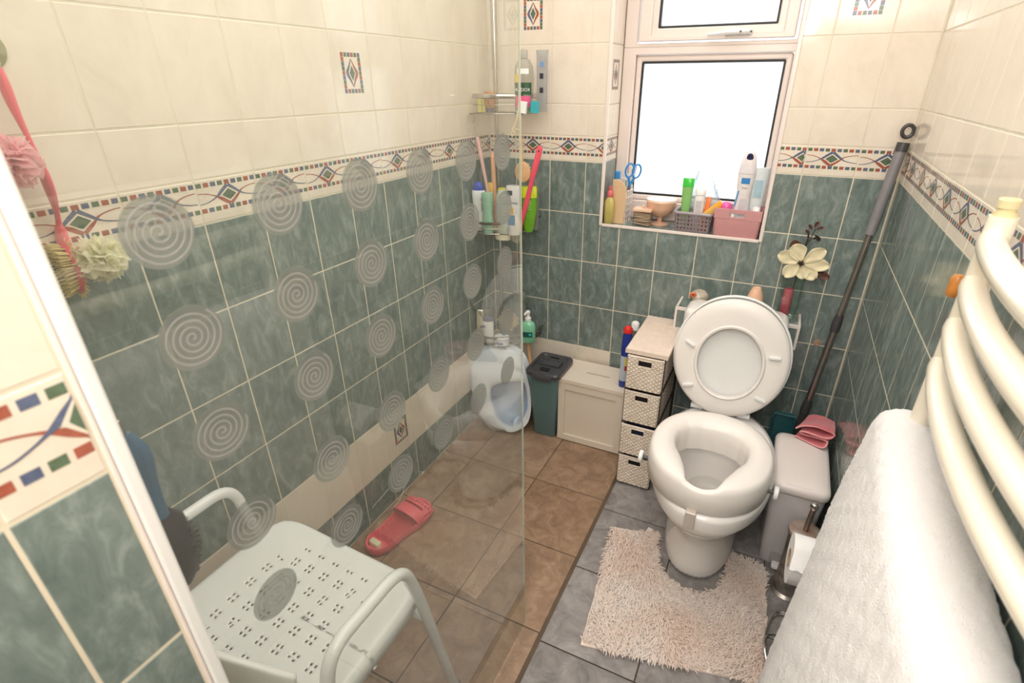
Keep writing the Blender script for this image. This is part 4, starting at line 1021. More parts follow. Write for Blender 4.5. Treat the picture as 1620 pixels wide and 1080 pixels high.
# lid with a hand slot
q = MB(); o_ = rrect(-0.152, 0.152, -0.098, 0.096, 0.002); hole = rrect(-0.050, 0.056, -0.006, 0.006, 0.0055, 5)
oo = [Vector((x, y, 0)) for x, y in rrect(-0.152, 0.152, -0.098, 0.096, 0.004, 5)]; hh = [Vector((x, y, 0)) for x, y in hole]
q.rings([[v + Vector((0, 0, 0.302)) for v in oo], [v + Vector((0, 0, 0.318)) for v in oo], [v + Vector((0, 0, 0.318)) for v in hh], [v + Vector((0, 0, 0.302)) for v in hh]], closed=True)
q.build('lid', IV, bx, smooth=20)
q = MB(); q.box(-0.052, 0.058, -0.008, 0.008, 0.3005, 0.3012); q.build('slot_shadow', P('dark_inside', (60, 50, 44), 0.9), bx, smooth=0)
t = thing('cleaner_bottle', 'blue spray bottle with red cap standing on the cream box', 'spray bottle', (0.688, -0.158, 0.319), (0, 0, 0.3))
s = MB(); s.lathe([(0.019, 0), (0.020, 0.002), (0.020, 0.03)], sy=0.8); s.build('base_band', P('royal_blue', (40, 60, 150), 0.25), t)
s = MB(); s.lathe([(0.0195, 0.03), (0.020, 0.10), (0.020, 0.145)], sy=0.8); s.build('body', P('pale_grey_blue', (196, 206, 220), 0.25), t)
s = MB(); s.lathe([(0.0203, 0.145), (0.021, 0.19), (0.019, 0.235), (0.015, 0.248)], sy=0.8); s.build('shoulder', P('royal_blue', (40, 60, 150), 0.25), t)
s = MB(); s.lathe([(0.0185, 0.247), (0.019, 0.262), (0.013, 0.272), (0.004, 0.276)], sy=0.9); s.build('cap', P('signal_red', (222, 52, 44), 0.3), t)
for z0_, z1_, m_ in ((0.103, 0.138, P('label_yellow', (238, 206, 50), 0.35)), (0.080, 0.102, P('label_red', (178, 40, 52), 0.35))):
    s = MB(); s.grid(6, 1, lambda u, v: (0.0205 * math.cos(-PI / 2 + (u - 0.1) * 1.1), 0.0165 * math.sin(-PI / 2 + (u - 0.1) * 1.1), z0_ + (z1_ - z0_) * v)); s.build('label', m_, t, fix=False)
bottle('white_spray_bottle', 'white topped bottle standing behind the blue spray bottle', 'spray bottle', (0.690, -0.050, 0.319), [(0.018, 0), (0.020, 0.004), (0.020, 0.16), (0.012, 0.19), (0.012, 0.215)], clear('clear_sprayer', (222, 228, 232), 1.4, haze=0.3), [(0.016, 0.215), (0.017, 0.245), (0.010, 0.252)], WHT, sy=0.8)

# ------------------------------------------------------------------ wicker drawer tower
WK = P('whitewashed_wicker', (238, 226, 212), 0.7, var=0.08, vscale=60, col2=(216, 200, 182))
WKT = P('whitewashed_wicker_top', (232, 214, 198), 0.7, var=0.06, vscale=60)
WF = P('black_wire_frame', (70, 62, 58), 0.4)
tower = thing('wicker_drawer_tower', 'narrow whitewashed wicker tower of four drawers beside the toilet', 'drawer tower', (0.815, -0.215, 0.0))
TW, TD = 0.066, 0.155
def weave(u, v, nu, nv, amp):
    a = math.sin(u * nu * PI) ; sgn = 1 if int(v * nv) % 2 else -1
    return amp * (0.35 + 0.65 * (0.5 + 0.5 * sgn * a)) * abs(math.sin(v * nv * PI)) ** 0.6 * (0.4 + 0.6 * abs(math.sin(u * nu * PI)) ** 0.5)
WGAP = P('brown_wicker_gap', (172, 152, 132), 0.8, var=0.2, vscale=90)
def gapslot(s_, start, val):
    for i in range(start, len(s_.f)):
        h = sum(val(s_.v[q]) for q in s_.f[i]) / 4
        if h < 0.0011: s_.m[i] = 1
s = MB()
for xx in (-TW, TW):
    for yy in (-TD, TD): s.tube([(xx, yy, 0), (xx, yy, 0.60)], 0.004, 6)
for z in (0.148, 0.296, 0.444, 0.592):
    s.tube([(-TW, -TD, z), (TW, -TD, z), (TW, TD, z), (-TW, TD, z)], 0.003, 6, closed=True)
fo = s.build('frame', WF, tower); fo['kind'] = 'stuff'
s = MB()
s.grid(46, 60, lambda u, v: (-0.076 + 0.152 * u, -0.166 + 0.332 * v, 0.607 + weave(v, u, 26, 13, 0.003)))
s.box(-0.076, 0.076, -0.166, 0.166, 0.592, 0.607)
s.build('top_panel', WKT, tower, smooth=70)
for k in range(4):
    z0 = 0.012 + 0.148 * k; z1 = z0 + 0.130
    y0 = -0.160 - (0.004 if k % 2 else 0.0)
    s = MB()
    hole_ = lambda i, j: (20 <= i < 44 and 49 <= j < 61)
    s.grid(64, 66, lambda u, v: (-0.062 + 0.124 * u + 0.0, y0 - 0.008 - weave(u, v, 13, 16.5, 0.0042), z0 + (z1 - z0) * v), hole_)
    gapslot(s, 0, lambda p: (y0 - 0.008) - p[1])
    for sx in (-1, 1): s.grid(48, 48, lambda u, v: (sx * (0.062 + weave(u, v, 20, 16, 0.0025)), y0 - 0.008 + 0.30 * u, z0 + (z1 - z0) * v))
    d = s.build('drawer', [WK, WGAP], tower, smooth=70, fix=False); solid(d, 0.004, 0)
    s = MB(); s.tube([(-0.063, y0 - 0.009, z1 + 0.001), (0.063, y0 - 0.009, z1 + 0.001)], 0.004, 8)
    s.build('rim', WK, d)
    s = MB(); xh0, xh1 = -0.062 + 0.124 * 19.5 / 64, -0.062 + 0.124 * 44.5 / 64; zh0, zh1 = z0 + 0.130 * 48.5 / 66, z0 + 0.130 * 61.5 / 66
    s.tube([(xh0, y0 - 0.011, zh0), (xh1, y0 - 0.011, zh0), (xh1, y0 - 0.011, zh1), (xh0, y0 - 0.011, zh1)], 0.0028, 6, closed=True); s.build('hand_hole_rim', WK, d)
    s = MB(); s.box(-0.056, 0.056, y0 + 0.01, 0.13, z0 + 0.002, z1 - 0.02); s.build('dark_interior', P('shaded_interior_%d' % (k == 1), (52, 44, 42) if k != 1 else (40, 54, 84), 0.8), d, smooth=0)  # dark filler block standing in for the shade inside each drawer

# ------------------------------------------------------------------ window sill goods (sill height)
ZS = WZ0
bottle('oil_pump_bottle', 'small clear bottle of yellow oil with pink pump at the left end of the sill', 'bottle', (0.5205, 0.030, ZS), [(0.016, 0), (0.0185, 0.002), (0.0195, 0.050), (0.0195, 0.090), (0.010, 0.104)], P('pale_yellow_oil', (232, 216, 130), 0.08, trans=0.35), [(0.010, 0.104), (0.0115, 0.106), (0.011, 0.126), (0.006, 0.130), (0.007, 0.132), (0.0065, 0.146)], P('rose_pink_cap', (222, 110, 112), 0.3), sy=0.8, sup=3.2)
t = thing('letter_rack', 'beige open-topped holder with scalloped side at the left of the sill', 'holder', (0.555, 0.062, ZS), (0, 0, -0.10))
BE = P('beige_board', (222, 190, 150), 0.5, var=0.02)
prof_ = [(0, 0), (0.055, 0), (0.060, 0.10), (0.056, 0.142), (0.045, 0.158), (0.025, 0.168), (0.0, 0.170)]
MX = Matrix(((1, 0, 0, -0.030), (0, 0, -1, 0.0), (0, 1, 0, 0), (0, 0, 0, 1)))
s = MB(); s.prism(prof_, 0.015, 0.020, 0.001, MX); s.build('front_panel', BE, t, smooth=20)
s = MB(); s.prism(prof_, -0.055, -0.050, 0.001, MX); s.build('back_panel', TRIMW, t, smooth=20)
s = MB(); s.box(-0.030, -0.026, -0.014, 0.052, 0, 0.168); s.build('side_panel', BE, t, smooth=0)
s = MB(); s.box(-0.026, 0.026, -0.014, 0.050, 0, 0.004); s.build('base', BE, t, smooth=0)
s = MB()
for k in range(5):
    z = 0.02 + 0.026 * k; s.box(0.0265, 0.030, -0.014, 0.050, z, z + 0.006)
for y in (-0.014, 0.006, 0.028, 0.046): s.box(0.0265, 0.030, y, y + 0.005, 0.0, 0.130)
o = s.build('lattice_side', TRIMW, t, smooth=0); o['kind'] = 'stuff'
t = thing('scissors', 'blue-handled scissors standing in the beige holder', 'scissors', (0.568, 0.078, ZS + 0.06), (0.10, 0.16, 0.35))
SB = P('sky_blue_handle', (58, 142, 214), 0.3)
for k, x in ((0, -0.014), (1, 0.014)):
    s = MB(); s.tube([(x + 0.0155 * math.cos(a), 0.003 * (k * 2 - 1), 0.145 + 0.026 * math.sin(a)) for a in [2 * PI * i / 20 for i in range(20)]], 0.0038, 8, closed=True)
    s.tube([(x * 0.9, 0.003 * (k * 2 - 1), 0.120), (-x * 0.1, 0.003 * (k * 2 - 1), 0.085)], 0.005, 8); s.build('handle', SB, t)
    s = MB(); s.prism([(-0.006, -0.05), (0.0, -0.05), (0.006, 0.09), (-0.006, 0.09)], -0.0008, 0.0008, 0, Matrix.Rotation(PI / 2, 4, 'X')); s.build('blade', STEEL, t, (0, 0.003 * (k * 2 - 1), 0), smooth=0)
t = thing('toothpaste_tube', 'white tube with blue cap standing in the beige holder', 'tube', (0.534, 0.070, ZS + 0.006))
s = MB(); s.lathe([(0.010, 0), (0.012, 0.12), (0.011, 0.165)], sy=0.6); s.build('tube', WHT, t)
s = MB(); s.lathe([(0.0115, 0.165), (0.011, 0.190), (0.009, 0.192)], seg=20); s.build('cap', SB, t)
for q, (nm, c, lb, x, y) in enumerate((('toothbrush', (90, 186, 170), 'teal toothbrush standing between tube and scissors', 0.550, 0.085), ('toothbrush', (236, 236, 234), 'white toothbrush standing highest in the beige holder', 0.556, 0.098))):
    t = thing(nm, lb, 'toothbrush', (x, y, ZS + 0.006), (0.0, 0.10 + 0.1 * q, 0))
    s = MB(); s.tube([(0, 0, 0), (0.002, 0, 0.08), (0, 0, 0.17 + 0.03 * q)], [0.0045, 0.0055, 0.003], 8, flat=0.6); s.build('handle', P('toothbrush_plastic_%s' % ('teal', 'white')[q], c, 0.3), t)
    s = MB(); s.box(-0.005, 0.005, -0.009, -0.001, 0.160 + 0.03 * q, 0.185 + 0.03 * q); s.build('bristles', P('white_bristle', (240, 240, 240), 0.8), t, smooth=0)
# cotton bud jar
CLR = clear('clear_acrylic', (243, 245, 245), 1.45)
t = thing('cotton_bud_jar', 'small clear square jar of cotton buds with pale wooden lid', 'jar', (0.654, 0.052, ZS))
s = MB(); q_ = 0.036
s.rings([rr3(-q_, q_, -0.026, 0.026, 0.005, 0.0), rr3(-q_, q_, -0.026, 0.026, 0.005, 0.058), rr3(-q_ + .002, q_ - .002, -0.024, 0.024, 0.004, 0.058), rr3(-q_ + .002, q_ - .002, -0.024, 0.024, 0.004, 0.004)]); s.build('jar_body', CLR, t)
s = MB(); s.prism(rrect(-0.038, 0.038, -0.028, 0.028, 0.005), 0.058, 0.068, 0.002); lid = s.build('lid', P('pale_pink_wood', (230, 190, 160), 0.45, var=0.08), t)
s = MB(); s.lathe([(0.004, 0.068), (0.0065, 0.072), (0.005, 0.079)], seg=14); s.build('knob', P('pale_pink_wood', (230, 190, 160), 0.45), lid)
s = MB(); rn = random.Random(5)
for k in range(30):
    y = rn.uniform(-0.020, 0.020); z = 0.007 + 0.042 * rn.random(); a = rn.uniform(-0.18, 0.18)
    s.tube([(-0.031, y, z - 0.03 * a), (0.031, y, z + 0.03 * a)], [0.0021, 0.0021], 5)
o = s.build('cotton_buds', P('bud_paper_sticks', (246, 208, 172), 0.7, var=0.15, vscale=200), t); o['kind'] = 'stuff'
# peach bowl on foot
PG = P('peach_glass', (250, 200, 168), 0.12, coat=0.5, trans=0.15)
t = thing('pedestal_bowl', 'peach glass bowl on a round foot behind the cotton bud jar', 'bowl', (0.712, 0.100, ZS))
s = MB(); s.lathe([(0.036, 0), (0.037, 0.003), (0.020, 0.008), (0.010, 0.012), (0.009, 0.028), (0.020, 0.034), (0.046, 0.048), (0.056, 0.068), (0.059, 0.092), (0.056, 0.092), (0.053, 0.070), (0.043, 0.052), (0.010, 0.040)], seg=40); s.build('bowl', PG, t, smooth=50)
s = MB(); s.lathe([(0.060, 0.092), (0.058, 0.100), (0.010, 0.104)], seg=40); s.build('bowl_lid', P('pale_peach_lid', (242, 208, 186), 0.25), t)
# grey basket
GB = P('mauve_grey_plastic', (138, 124, 128), 0.4, var=0.03)
t = thing('plastic_basket', 'mauve grey perforated plastic basket in the middle of the sill', 'basket', (0.852, 0.062, ZS), (0, 0, -0.04))
def side(x0, y0, x1, y1, n, rows=4, H=0.068, fl=0.006):
    L = math.hypot(x1 - x0, y1 - y0); ox, oy = (y1 - y0) / L, -(x1 - x0) / L
    s = MB(); nu, nv = n * 2 + 3, rows * 2 + 3
    us = [0, 0.045] + [0.045 + 0.91 * (i + 0.5 * (i % 2) * 0) / (2 * n) for i in range(1, 2 * n)] + [0.955, 1]
    def f(u, v):
        return (x0 + (x1 - x0) * u + ox * fl * v, y0 + (y1 - y0) * u + oy * fl * v, 0.002 + H * v)
    s.grid(2 * n + 1, 2 * rows + 1, f, lambda i, j: (i % 2 == 1) and (j % 2 == 1))
    return s
for (a, b, c, d, n) in ((-0.062, -0.040, 0.062, -0.040, 9), (0.062, -0.040, 0.062, 0.050, 6), (0.062, 0.050, -0.062, 0.050, 9), (-0.062, 0.050, -0.062, -0.040, 6)):
    o = side(a, b, c, d, n).build('perforated_side', GB, t, smooth=0, fix=False); solid(o, 0.0016, 0)
s = MB(); s.box(-0.062, 0.062, -0.040, 0.050, 0, 0.003); s.build('base', GB, t, smooth=0)
s = MB(); s.tube([Vector((x, y, 0.071)) for x, y in rrect(-0.070, 0.070, -0.048, 0.058, 0.012)], 0.0035, 6, closed=True, flat=1.6); s.build('rim', P('grey_rim_plastic', (172, 164, 170), 0.3), t)
bottle('green_bottle', 'slim green bottle with bright green cap in the grey basket', 'bottle', (0.812, 0.065, ZS + 0.004), [(0.012, 0), (0.014, 0.004), (0.017, 0.09), (0.021, 0.155)], P('light_green_plastic', (150, 208, 124), 0.25, trans=0.1), [(0.021, 0.156), (0.021, 0.185), (0.019, 0.187)], P('vivid_green_plastic', (70, 206, 72), 0.25), sy=0.6)
t = bottle('white_cream_tube', 'white round-topped tube in the middle of the grey basket', 'tube', (0.862, 0.060, ZS + 0.004), [(0.017, 0), (0.019, 0.004), (0.019, 0.125), (0.016, 0.130)], P('soft_white_plastic', (232, 230, 226), 0.3), [(0.0195, 0.130), (0.0195, 0.150), (0.016, 0.153)], WHT, sy=0.8,
       labels=[(0.019, 0.03, 0.11, -0.5, 0.5, P('faint_print', (210, 206, 208), 0.4), 'label')])
s = MB(); s.prism(rrect(-0.009, 0.009, -0.004, 0.004, 0.003), 0, 0.125, 0.002)
tag(s.build('orange_comb_case', P('bright_orange_plastic', (244, 120, 34), 0.3), None, (0.888, 0.056, ZS + 0.004), (0, 0.06, 0)), 'flat bright orange stick beside the white tube in the grey basket', 'case')
t = thing('sun_cream_tube', 'amber yellow tube leaning right over the edge of the grey basket', 'tube', (0.885, 0.040, ZS + 0.055), (0, 0.85, 0.1))
s = MB(); s.lathe([(0.013, 0), (0.016, 0.02), (0.017, 0.055)], sy=0.7); s.build('body', P('pale_amber', (226, 180, 90), 0.3), t)
s = MB(); s.lathe([(0.0175, 0.055), (0.0175, 0.082), (0.015, 0.085)], sy=0.9); s.build('cap', P('amber_orange', (240, 166, 44), 0.25), t)
# knotted clear bag
t = thing('plastic_bag', 'crumpled clear plastic bag bunched up behind the tubes in the grey basket', 'bag', (0.868, 0.098, ZS + 0.072))
s = MB(); rn = random.Random(9)
def bagf(u, v):
    a = 2 * PI * u; r = (0.052 * math.sin(min(1, v * 1.25 + 0.25) * PI * 0.62) ** 1.0 * (1 - 0.45 * v)) + 0.006 * math.sin(a * 5 + v * 9) + 0.004 * math.sin(a * 11 - v * 13)
    return (r * 1.25 * math.cos(a), r * 0.55 * math.sin(a), 0.145 * v + 0.006 * math.sin(a * 4))
s.grid(60, 24, bagf); s.build('bag_film', clear('bag_film', (236, 240, 242), 1.3, haze=0.42, hazecol=(228, 232, 236), rough=0.15), t, smooth=60, fix=False)
# pink box
PK = P('dusty_pink_plastic', (206, 150, 150), 0.35, var=0.015)
t = thing('pink_storage_box', 'dusty pink plastic box with slot handle at the right of the sill', 'storage box', (1.010, 0.046, ZS), (0, 0, -0.035))
s = MB()
H = 0.102
def rr4(k, z, i=0.0): return rr3(-0.078 - k + i, 0.078 + k - i, -0.040 - k * 0.4 + i, 0.058 + k * 0.4 - i, 0.012, z)
# body as four walls so the handle slot is open
s.rings([rr4(-0.004, 0.0), rr4(0.0, 0.004), rr4(0.004, 0.066)], cap1=False)
s.rings([rr4(0.002, 0.066, 0.002), rr4(-0.002, 0.006, 0.002), rr4(-0.005, 0.004, 0.002)], cap0=False, cap1=True)
s.build('box_body', PK, t, smooth=40)
def wallp(fn, x0, x1, sl0, sl1):
    s = MB(); z0, z1, za, zb = 0.066, H, 0.074, 0.088
    for (a, b, c, d) in ((x0, sl0, z0, z1), (sl1, x1, z0, z1), (sl0, sl1, z0, za), (sl0, sl1, zb, z1)): s.box(a, b, fn(0), fn(0) + 0.003, c, d)
    return s
s = wallp(lambda q: -0.0425, -0.082, 0.082, -0.028, 0.024); s.box(-0.082, -0.079, -0.0395, 0.058, 0.066, H); s.box(0.079, 0.082, -0.0395, 0.058, 0.066, H); s.box(-0.079, 0.079, 0.056, 0.059, 0.066, H)
bev(s.build('box_rim_wall', PK, t, smooth=0), 0.001)
t = bottle('body_lotion_bottle', 'tall curved white lotion bottle with navy oval cap top standing in the pink box', 'bottle', (1.012, 0.050, ZS + 0.006),
       [(0.022, 0), (0.027, 0.004), (0.028, 0.06), (0.026, 0.11), (0.0245, 0.145), (0.029, 0.19), (0.030, 0.215)], P('warm_white_plastic', (238, 232, 230), 0.22), [(0.0302, 0.216), (0.028, 0.245), (0.021, 0.275), (0.012, 0.292), (0.003, 0.297)], P('cap_white_plastic', (236, 230, 232), 0.2), sy=0.6, sup=2.3,
       labels=[(0.0285, 0.182, 0.202, -0.45, 0.55, P('bright_blue_label', (62, 138, 206), 0.3), 'label'), (0.028, 0.07, 0.13, -0.3, 0.5, P('faint_lilac_print', (214, 208, 214), 0.4), 'label')])
s = MB(); s.lathe([(0.0115, 0), (0.0105, 0.003), (0.004, 0.005)], seg=20, sy=1.5, mtx=Matrix.Rotation(PI / 2 + 0.45, 4, 'X')); s.build('cap_inlay', NAVY, t, (0.002, -0.0125, 0.270))
s = MB()
for k, (x, h_) in enumerate(((-0.006, 0.006), (0.0, 0.004), (0.0045, 0.005), (0.009, 0.004))): s.box(x, x + 0.0016, -0.0174, -0.0168, 0.165, 0.165 + h_)
o = s.build('dark_print', INK, t, smooth=0); o['kind'] = 'stuff'
s = MB(); s.prism([(-0.026, 0.10), (-0.020, 0.155), (-0.014, 0.158), (-0.021, 0.10)], 0, 0.0008, 0, Matrix(((1, 0, 0, 0), (0, 0, -1, -0.0125), (0, 1, 0, 0), (0, 0, 0, 1)))); s.build('blue_swoosh', P('swoosh_blue', (92, 156, 208), 0.3), t, smooth=0)
t = bottle('upturned_cream_tube', 'wide white tube standing on its navy cap at the right end of the sill', 'tube', (1.058, 0.062, ZS + 0.006), [(0.016, 0.072), (0.020, 0.080), (0.023, 0.11), (0.0265, 0.19), (0.027, 0.215), (0.027, 0.236)], P('frosty_white_plastic', (230, 236, 238), 0.3), [(0.016, 0.0), (0.020, 0.003), (0.022, 0.070), (0.018, 0.073)], NAVY, sy=0.45,
       labels=[(0.0262, 0.135, 0.195, -0.5, 0.5, P('faint_blue_print', (176, 206, 218), 0.4), 'label')])
bottle('roll_on_bottle', 'short white roll-on bottle in the front right of the pink box', 'bottle', (1.066, 0.018, ZS + 0.006), [(0.013, 0), (0.015, 0.003), (0.014, 0.075)], WHT, [(0.0145, 0.076), (0.013, 0.105), (0.009, 0.109)], P('cap_white_plastic', (236, 230, 232), 0.2), sy=0.75, sup=3)
bottle('pink_cap_bottle', 'round hot pink cap of a small bottle at the left of the pink box', 'bottle', (0.962, 0.040, ZS + 0.006), [(0.017, 0), (0.019, 0.003), (0.019, 0.085)], P('soft_white_plastic', (232, 230, 226), 0.3), [(0.0195, 0.086), (0.019, 0.103), (0.014, 0.112), (0.004, 0.115)], P('hot_pink_plastic', (236, 96, 172), 0.25), sy=0.9)
bottle('small_dark_tube', 'small black-capped narrow bottle seen through the slot of the pink box', 'bottle', (0.990, 0.000 + 0.016, ZS + 0.006), [(0.008, 0), (0.0085, 0.085)], WHT, [(0.005, 0.0855), (0.005, 0.094)], DARK, sy=1.0)

# ------------------------------------------------------------------ ornaments on the ledge
ZD = 0.6905
t = thing('floral_trinket_egg', 'small round ornament painted with an orange rose beside the cistern', 'ornament', (0.928, -0.075, ZD + 0.0))
s = MB(); s.lathe([(0.010, 0), (0.024, 0.008), (0.033, 0.030), (0.030, 0.050), (0.016, 0.064), (0.003, 0.068)], seg=28, sx=1.1); s.build('egg', P('painted_china', (206, 196, 176), 0.2, var=0.2, vscale=40, col2=(150, 140, 128)), t, smooth=60)
s = MB()
for k in range(6):
    a = k * 1.05; s.lathe([(0.002, -0.004), (0.008, 0.0), (0.002, 0.004)], (-0.020 + 0.007 * math.cos(a), -0.026, 0.052 + 0.007 * math.sin(a)), seg=8)
o = s.build('rose', P('orange_rose', (232, 132, 86), 0.4, var=0.2, vscale=90), t); o['kind'] = 'stuff'
s = MB(); s.lathe([(0.002, -0.003), (0.007, 0.0), (0.002, 0.003)], (-0.024, -0.028, 0.034), seg=8); s.build('leaf', P('painted_leaf', (84, 96, 70), 0.4), t)
t = thing('peach_cone_ornament', 'plain peach coloured cone ornament behind the middle of the cistern', 'ornament', (1.122, -0.085, ZD))
s = MB(); s.lathe([(0.028, 0), (0.031, 0.006), (0.031, 0.045), (0.026, 0.078), (0.018, 0.100), (0.014, 0.108), (0.012, 0.106), (0.002, 0.104)], seg=30); s.build('cone', P('peach_matt', (232, 186, 156), 0.5, var=0.02), t, smooth=50)
# vase with artificial magnolia
t = thing('glass_vase', 'tall square clear glass vase with a tube of red glitter inside', 'vase', (1.232, -0.066, ZD))
s = MB(); q_ = 0.032
s.rings([rr3(-q_, q_, -0.030, 0.030, 0.005, 0.0), rr3(-q_ - .006, q_ + .006, -0.033, 0.033, 0.005, 0.165), rr3(-q_ - .003, q_ + .003, -0.030, 0.030, 0.004, 0.165), rr3(-q_ + .004, q_ - .004, -0.027, 0.027, 0.004, 0.012)]); s.build('vase_glass', clear('vase_glass', (246, 251, 248), 1.5), t)
s = MB(); s.lathe([(0.015, 0.013), (0.016, 0.03), (0.016, 0.11), (0.012, 0.116)], seg=20, sup=3); s.build('red_glitter', P('red_glitter', (172, 26, 50), 0.35, var=0.45, vscale=330, col2=(206, 110, 124), bump=0.6, bscale=300), t, (-0.006, -0.004, 0))
STM = P('dark_stem', (58, 46, 42), 0.6)
t = thing('artificial_magnolia', 'cream artificial magnolia with brown leaves standing in the glass vase', 'artificial flower', (1.236, -0.070, ZD + 0.12))
C0 = Vector((0.006, -0.020, 0.098))
s = MB(); s.tube(smoothpts([(0.004, 0.005, -0.10), (0.002, 0.0, 0.0), (0.004, -0.002, 0.06), (0.002, 0.004, 0.12), (0.010, 0.006, 0.17), (0.008, 0.006, 0.20)], 5), 0.0024, 7); s.build('stem', STM, t)
s = MB(); s.tube(smoothpts([(0.010, 0.006, 0.15), (0.020, 0.004, 0.185), (0.026, 0.003, 0.21)], 4), 0.0014, 6); s.tube([(0.012, 0.006, 0.165), (0.030, 0.004, 0.182)], 0.0014, 6)
o = s.build('twig', STM, t); o['kind'] = 'stuff'
PET = P('cream_petal', (238, 226, 188), 0.55, var=0.05, vscale=60, sheen=0.2)
LEAF = P('brown_leaf', (124, 78, 66), 0.55, var=0.3, vscale=90)
def petal(a, L, wd, m, base=C0, tiltn=0.25, name='petal', cup=0.5, r0=0.004):
    if m is PET: L *= 1.13; wd *= 1.08
    s = MB(); d = Vector((math.cos(a), -0.0, math.sin(a))); n = Vector((0, -1, 0)); side_ = d.cross(n)
    def f(u, v):
        w = wd * (math.sin(PI * min(1.0, v * 0.93 + 0.04)) ** 0.55) * (0.35 + 0.65 * min(1, v * 1.6)); uu = (u - 0.5) * 2
        p = base + d * (r0 + L * v) + side_ * (uu * w / 2)
        h = cup * 0.010 * (uu * uu) + tiltn * L * v * v * 0.35 - 0.0012 * math.sin(v * 9 + uu * 4)
        return p + n * h
    s.grid(8, 10, f); o = s.build(name, m, t, smooth=70, fix=False); solid(o, 0.0008, 0); return o
for a, L, w in ((2.02, 0.058, 0.058), (2.82, 0.066, 0.050), (3.98, 0.056, 0.048), (5.05, 0.046, 0.040), (5.55, 0.060, 0.046), (0.02, 0.072, 0.044), (0.72, 0.070, 0.046)): petal(a, L, w, PET)
s = MB(); rn = random.Random(2)
for k in range(60):
    a = rn.uniform(0, 2 * PI); r = rn.uniform(0.003, 0.013)
    s.tube([C0 + Vector((0.3 * r * math.cos(a), -0.001, 0.3 * r * math.sin(a))), C0 + Vector((r * math.cos(a), -0.014 + r * 0.4, r * math.sin(a)))], [0.0009, 0.0006], 4)
s.lathe([(0.001, -0.006), (0.006, 0.0), (0.001, 0.006)], C0 + Vector((0, -0.004, 0)), seg=10)
o = s.build('stamens', STM, t); o['kind'] = 'stuff'
petal(2.05, 0.050, 0.040, LEAF, Vector((-0.006, 0.004, 0.118)), 0.1, 'leaf'); petal(-0.28, 0.055, 0.030, LEAF, Vector((0.045, -0.004, 0.070)), 0.1, 'leaf')
for (x, z, a, L) in ((0.020, 0.212, 1.2, 0.022), (0.026, 0.208, 0.5, 0.020), (0.018, 0.205, 2.2, 0.020), (0.026, 0.195, -0.8, 0.026), (0.022, 0.176, 0.5, 0.018), (0.010, 0.190, 2.2, 0.016), (0.014, 0.172, 1.9, 0.014)):
    petal(a, L, L * 0.55, LEAF if z > 0.2 or a > 1.8 else STM, Vector((x, 0.002, z)), 0.3, 'small_leaf')

# ------------------------------------------------------------------ mop in the corner
t = thing('mop', 'tall grey telescopic mop leaning in the right back corner', 'mop', (1.330, -0.175, 0.02))
pt = lambda p: Vector(p) - Vector((1.330, -0.175, 0.02))
A0, A1 = Vector((1.342, -0.165, 0.045)), Vector((1.4435, -0.030, 1.325))
lp = lambda k: pt(A0.lerp(A1, k))
s = MB(); s.tube([lp(0.76), lp(0.965)], [0.0150, 0.0155], 16); s.build('grip', P('mid_grey_plastic', (136, 132, 134), 0.4), t)
s = MB(); s.tube([lp(0.955), lp(0.975)], 0.0170, 16); hx = lp(1.0)
s.tube([hx + Vector((0.0145 * math.cos(a), 0, 0.017 * math.sin(a))) for a in [2 * PI * i / 20 for i in range(20)]], 0.0055, 8, closed=True); s.build('hanging_eye', P('charcoal_plastic', (66, 64, 66), 0.4), t)
s = MB(); s.tube([lp(0.52), lp(0.76)], 0.0105, 14); s.build('upper_pole', P('grey_metal_pole', (158, 150, 144), 0.26, metal=0.85), t)
s = MB(); s.tube([lp(0.26), lp(0.52)], 0.0118, 14); s.build('middle_pole', P('grey_metal_pole', (158, 150, 144), 0.26, metal=0.85), t)
s = MB(); s.tube([lp(0.02), lp(0.26)], 0.0130, 14); s.build('lower_pole', P('grey_metal_pole', (158, 150, 144), 0.26, metal=0.85), t)
for k0, k1 in ((0.50, 0.545), (0.245, 0.29)):
    s = MB(); s.tube([lp(k0), lp((k0 + k1) / 2), lp(k1)], [0.0150, 0.0160, 0.0135], 16); s.build('collar', P('charcoal_plastic', (66, 64, 66), 0.4), t)
s = MB(); s.tube([(-0.10, 0.0, 0.012), (0.09, 0.0, 0.012)], 0.022, 12, flat=0.7); s.build('mop_head', P('grey_mop_strands', (120, 116, 112), 0.95, bump=0.8, bscale=120), t)
# teal dustpan hanging behind the pedal bin
t = thing('dustpan', 'dark teal plastic dustpan tucked behind the pedal bin', 'dustpan', (1.300, -0.215, 0.0), (0, 0, 0))
TEAL = P('dark_teal_plastic', (42, 88, 94), 0.35)
s = MB(); s.prism(rrect(-0.036, 0.036, 0.0, 0.395, 0.012), -0.002, 0.002, 0.001, Matrix(((1, 0, 0, 0), (0, 0, -1, 0), (0, 1, 0, 0), (0, 0, 0, 1)))); s.build('pan', TEAL, t)
for (a, b) in (((-0.035, 0.01), (-0.035, 0.385)), ((0.035, 0.01), (0.035, 0.385)), ((-0.035, 0.388), (0.035, 0.388))):
    s = MB(); s.tube([(a[0], -0.010, a[1]), (b[0], -0.010, b[1])], 0.0045, 8); s.build('pan_rim', TEAL, t)
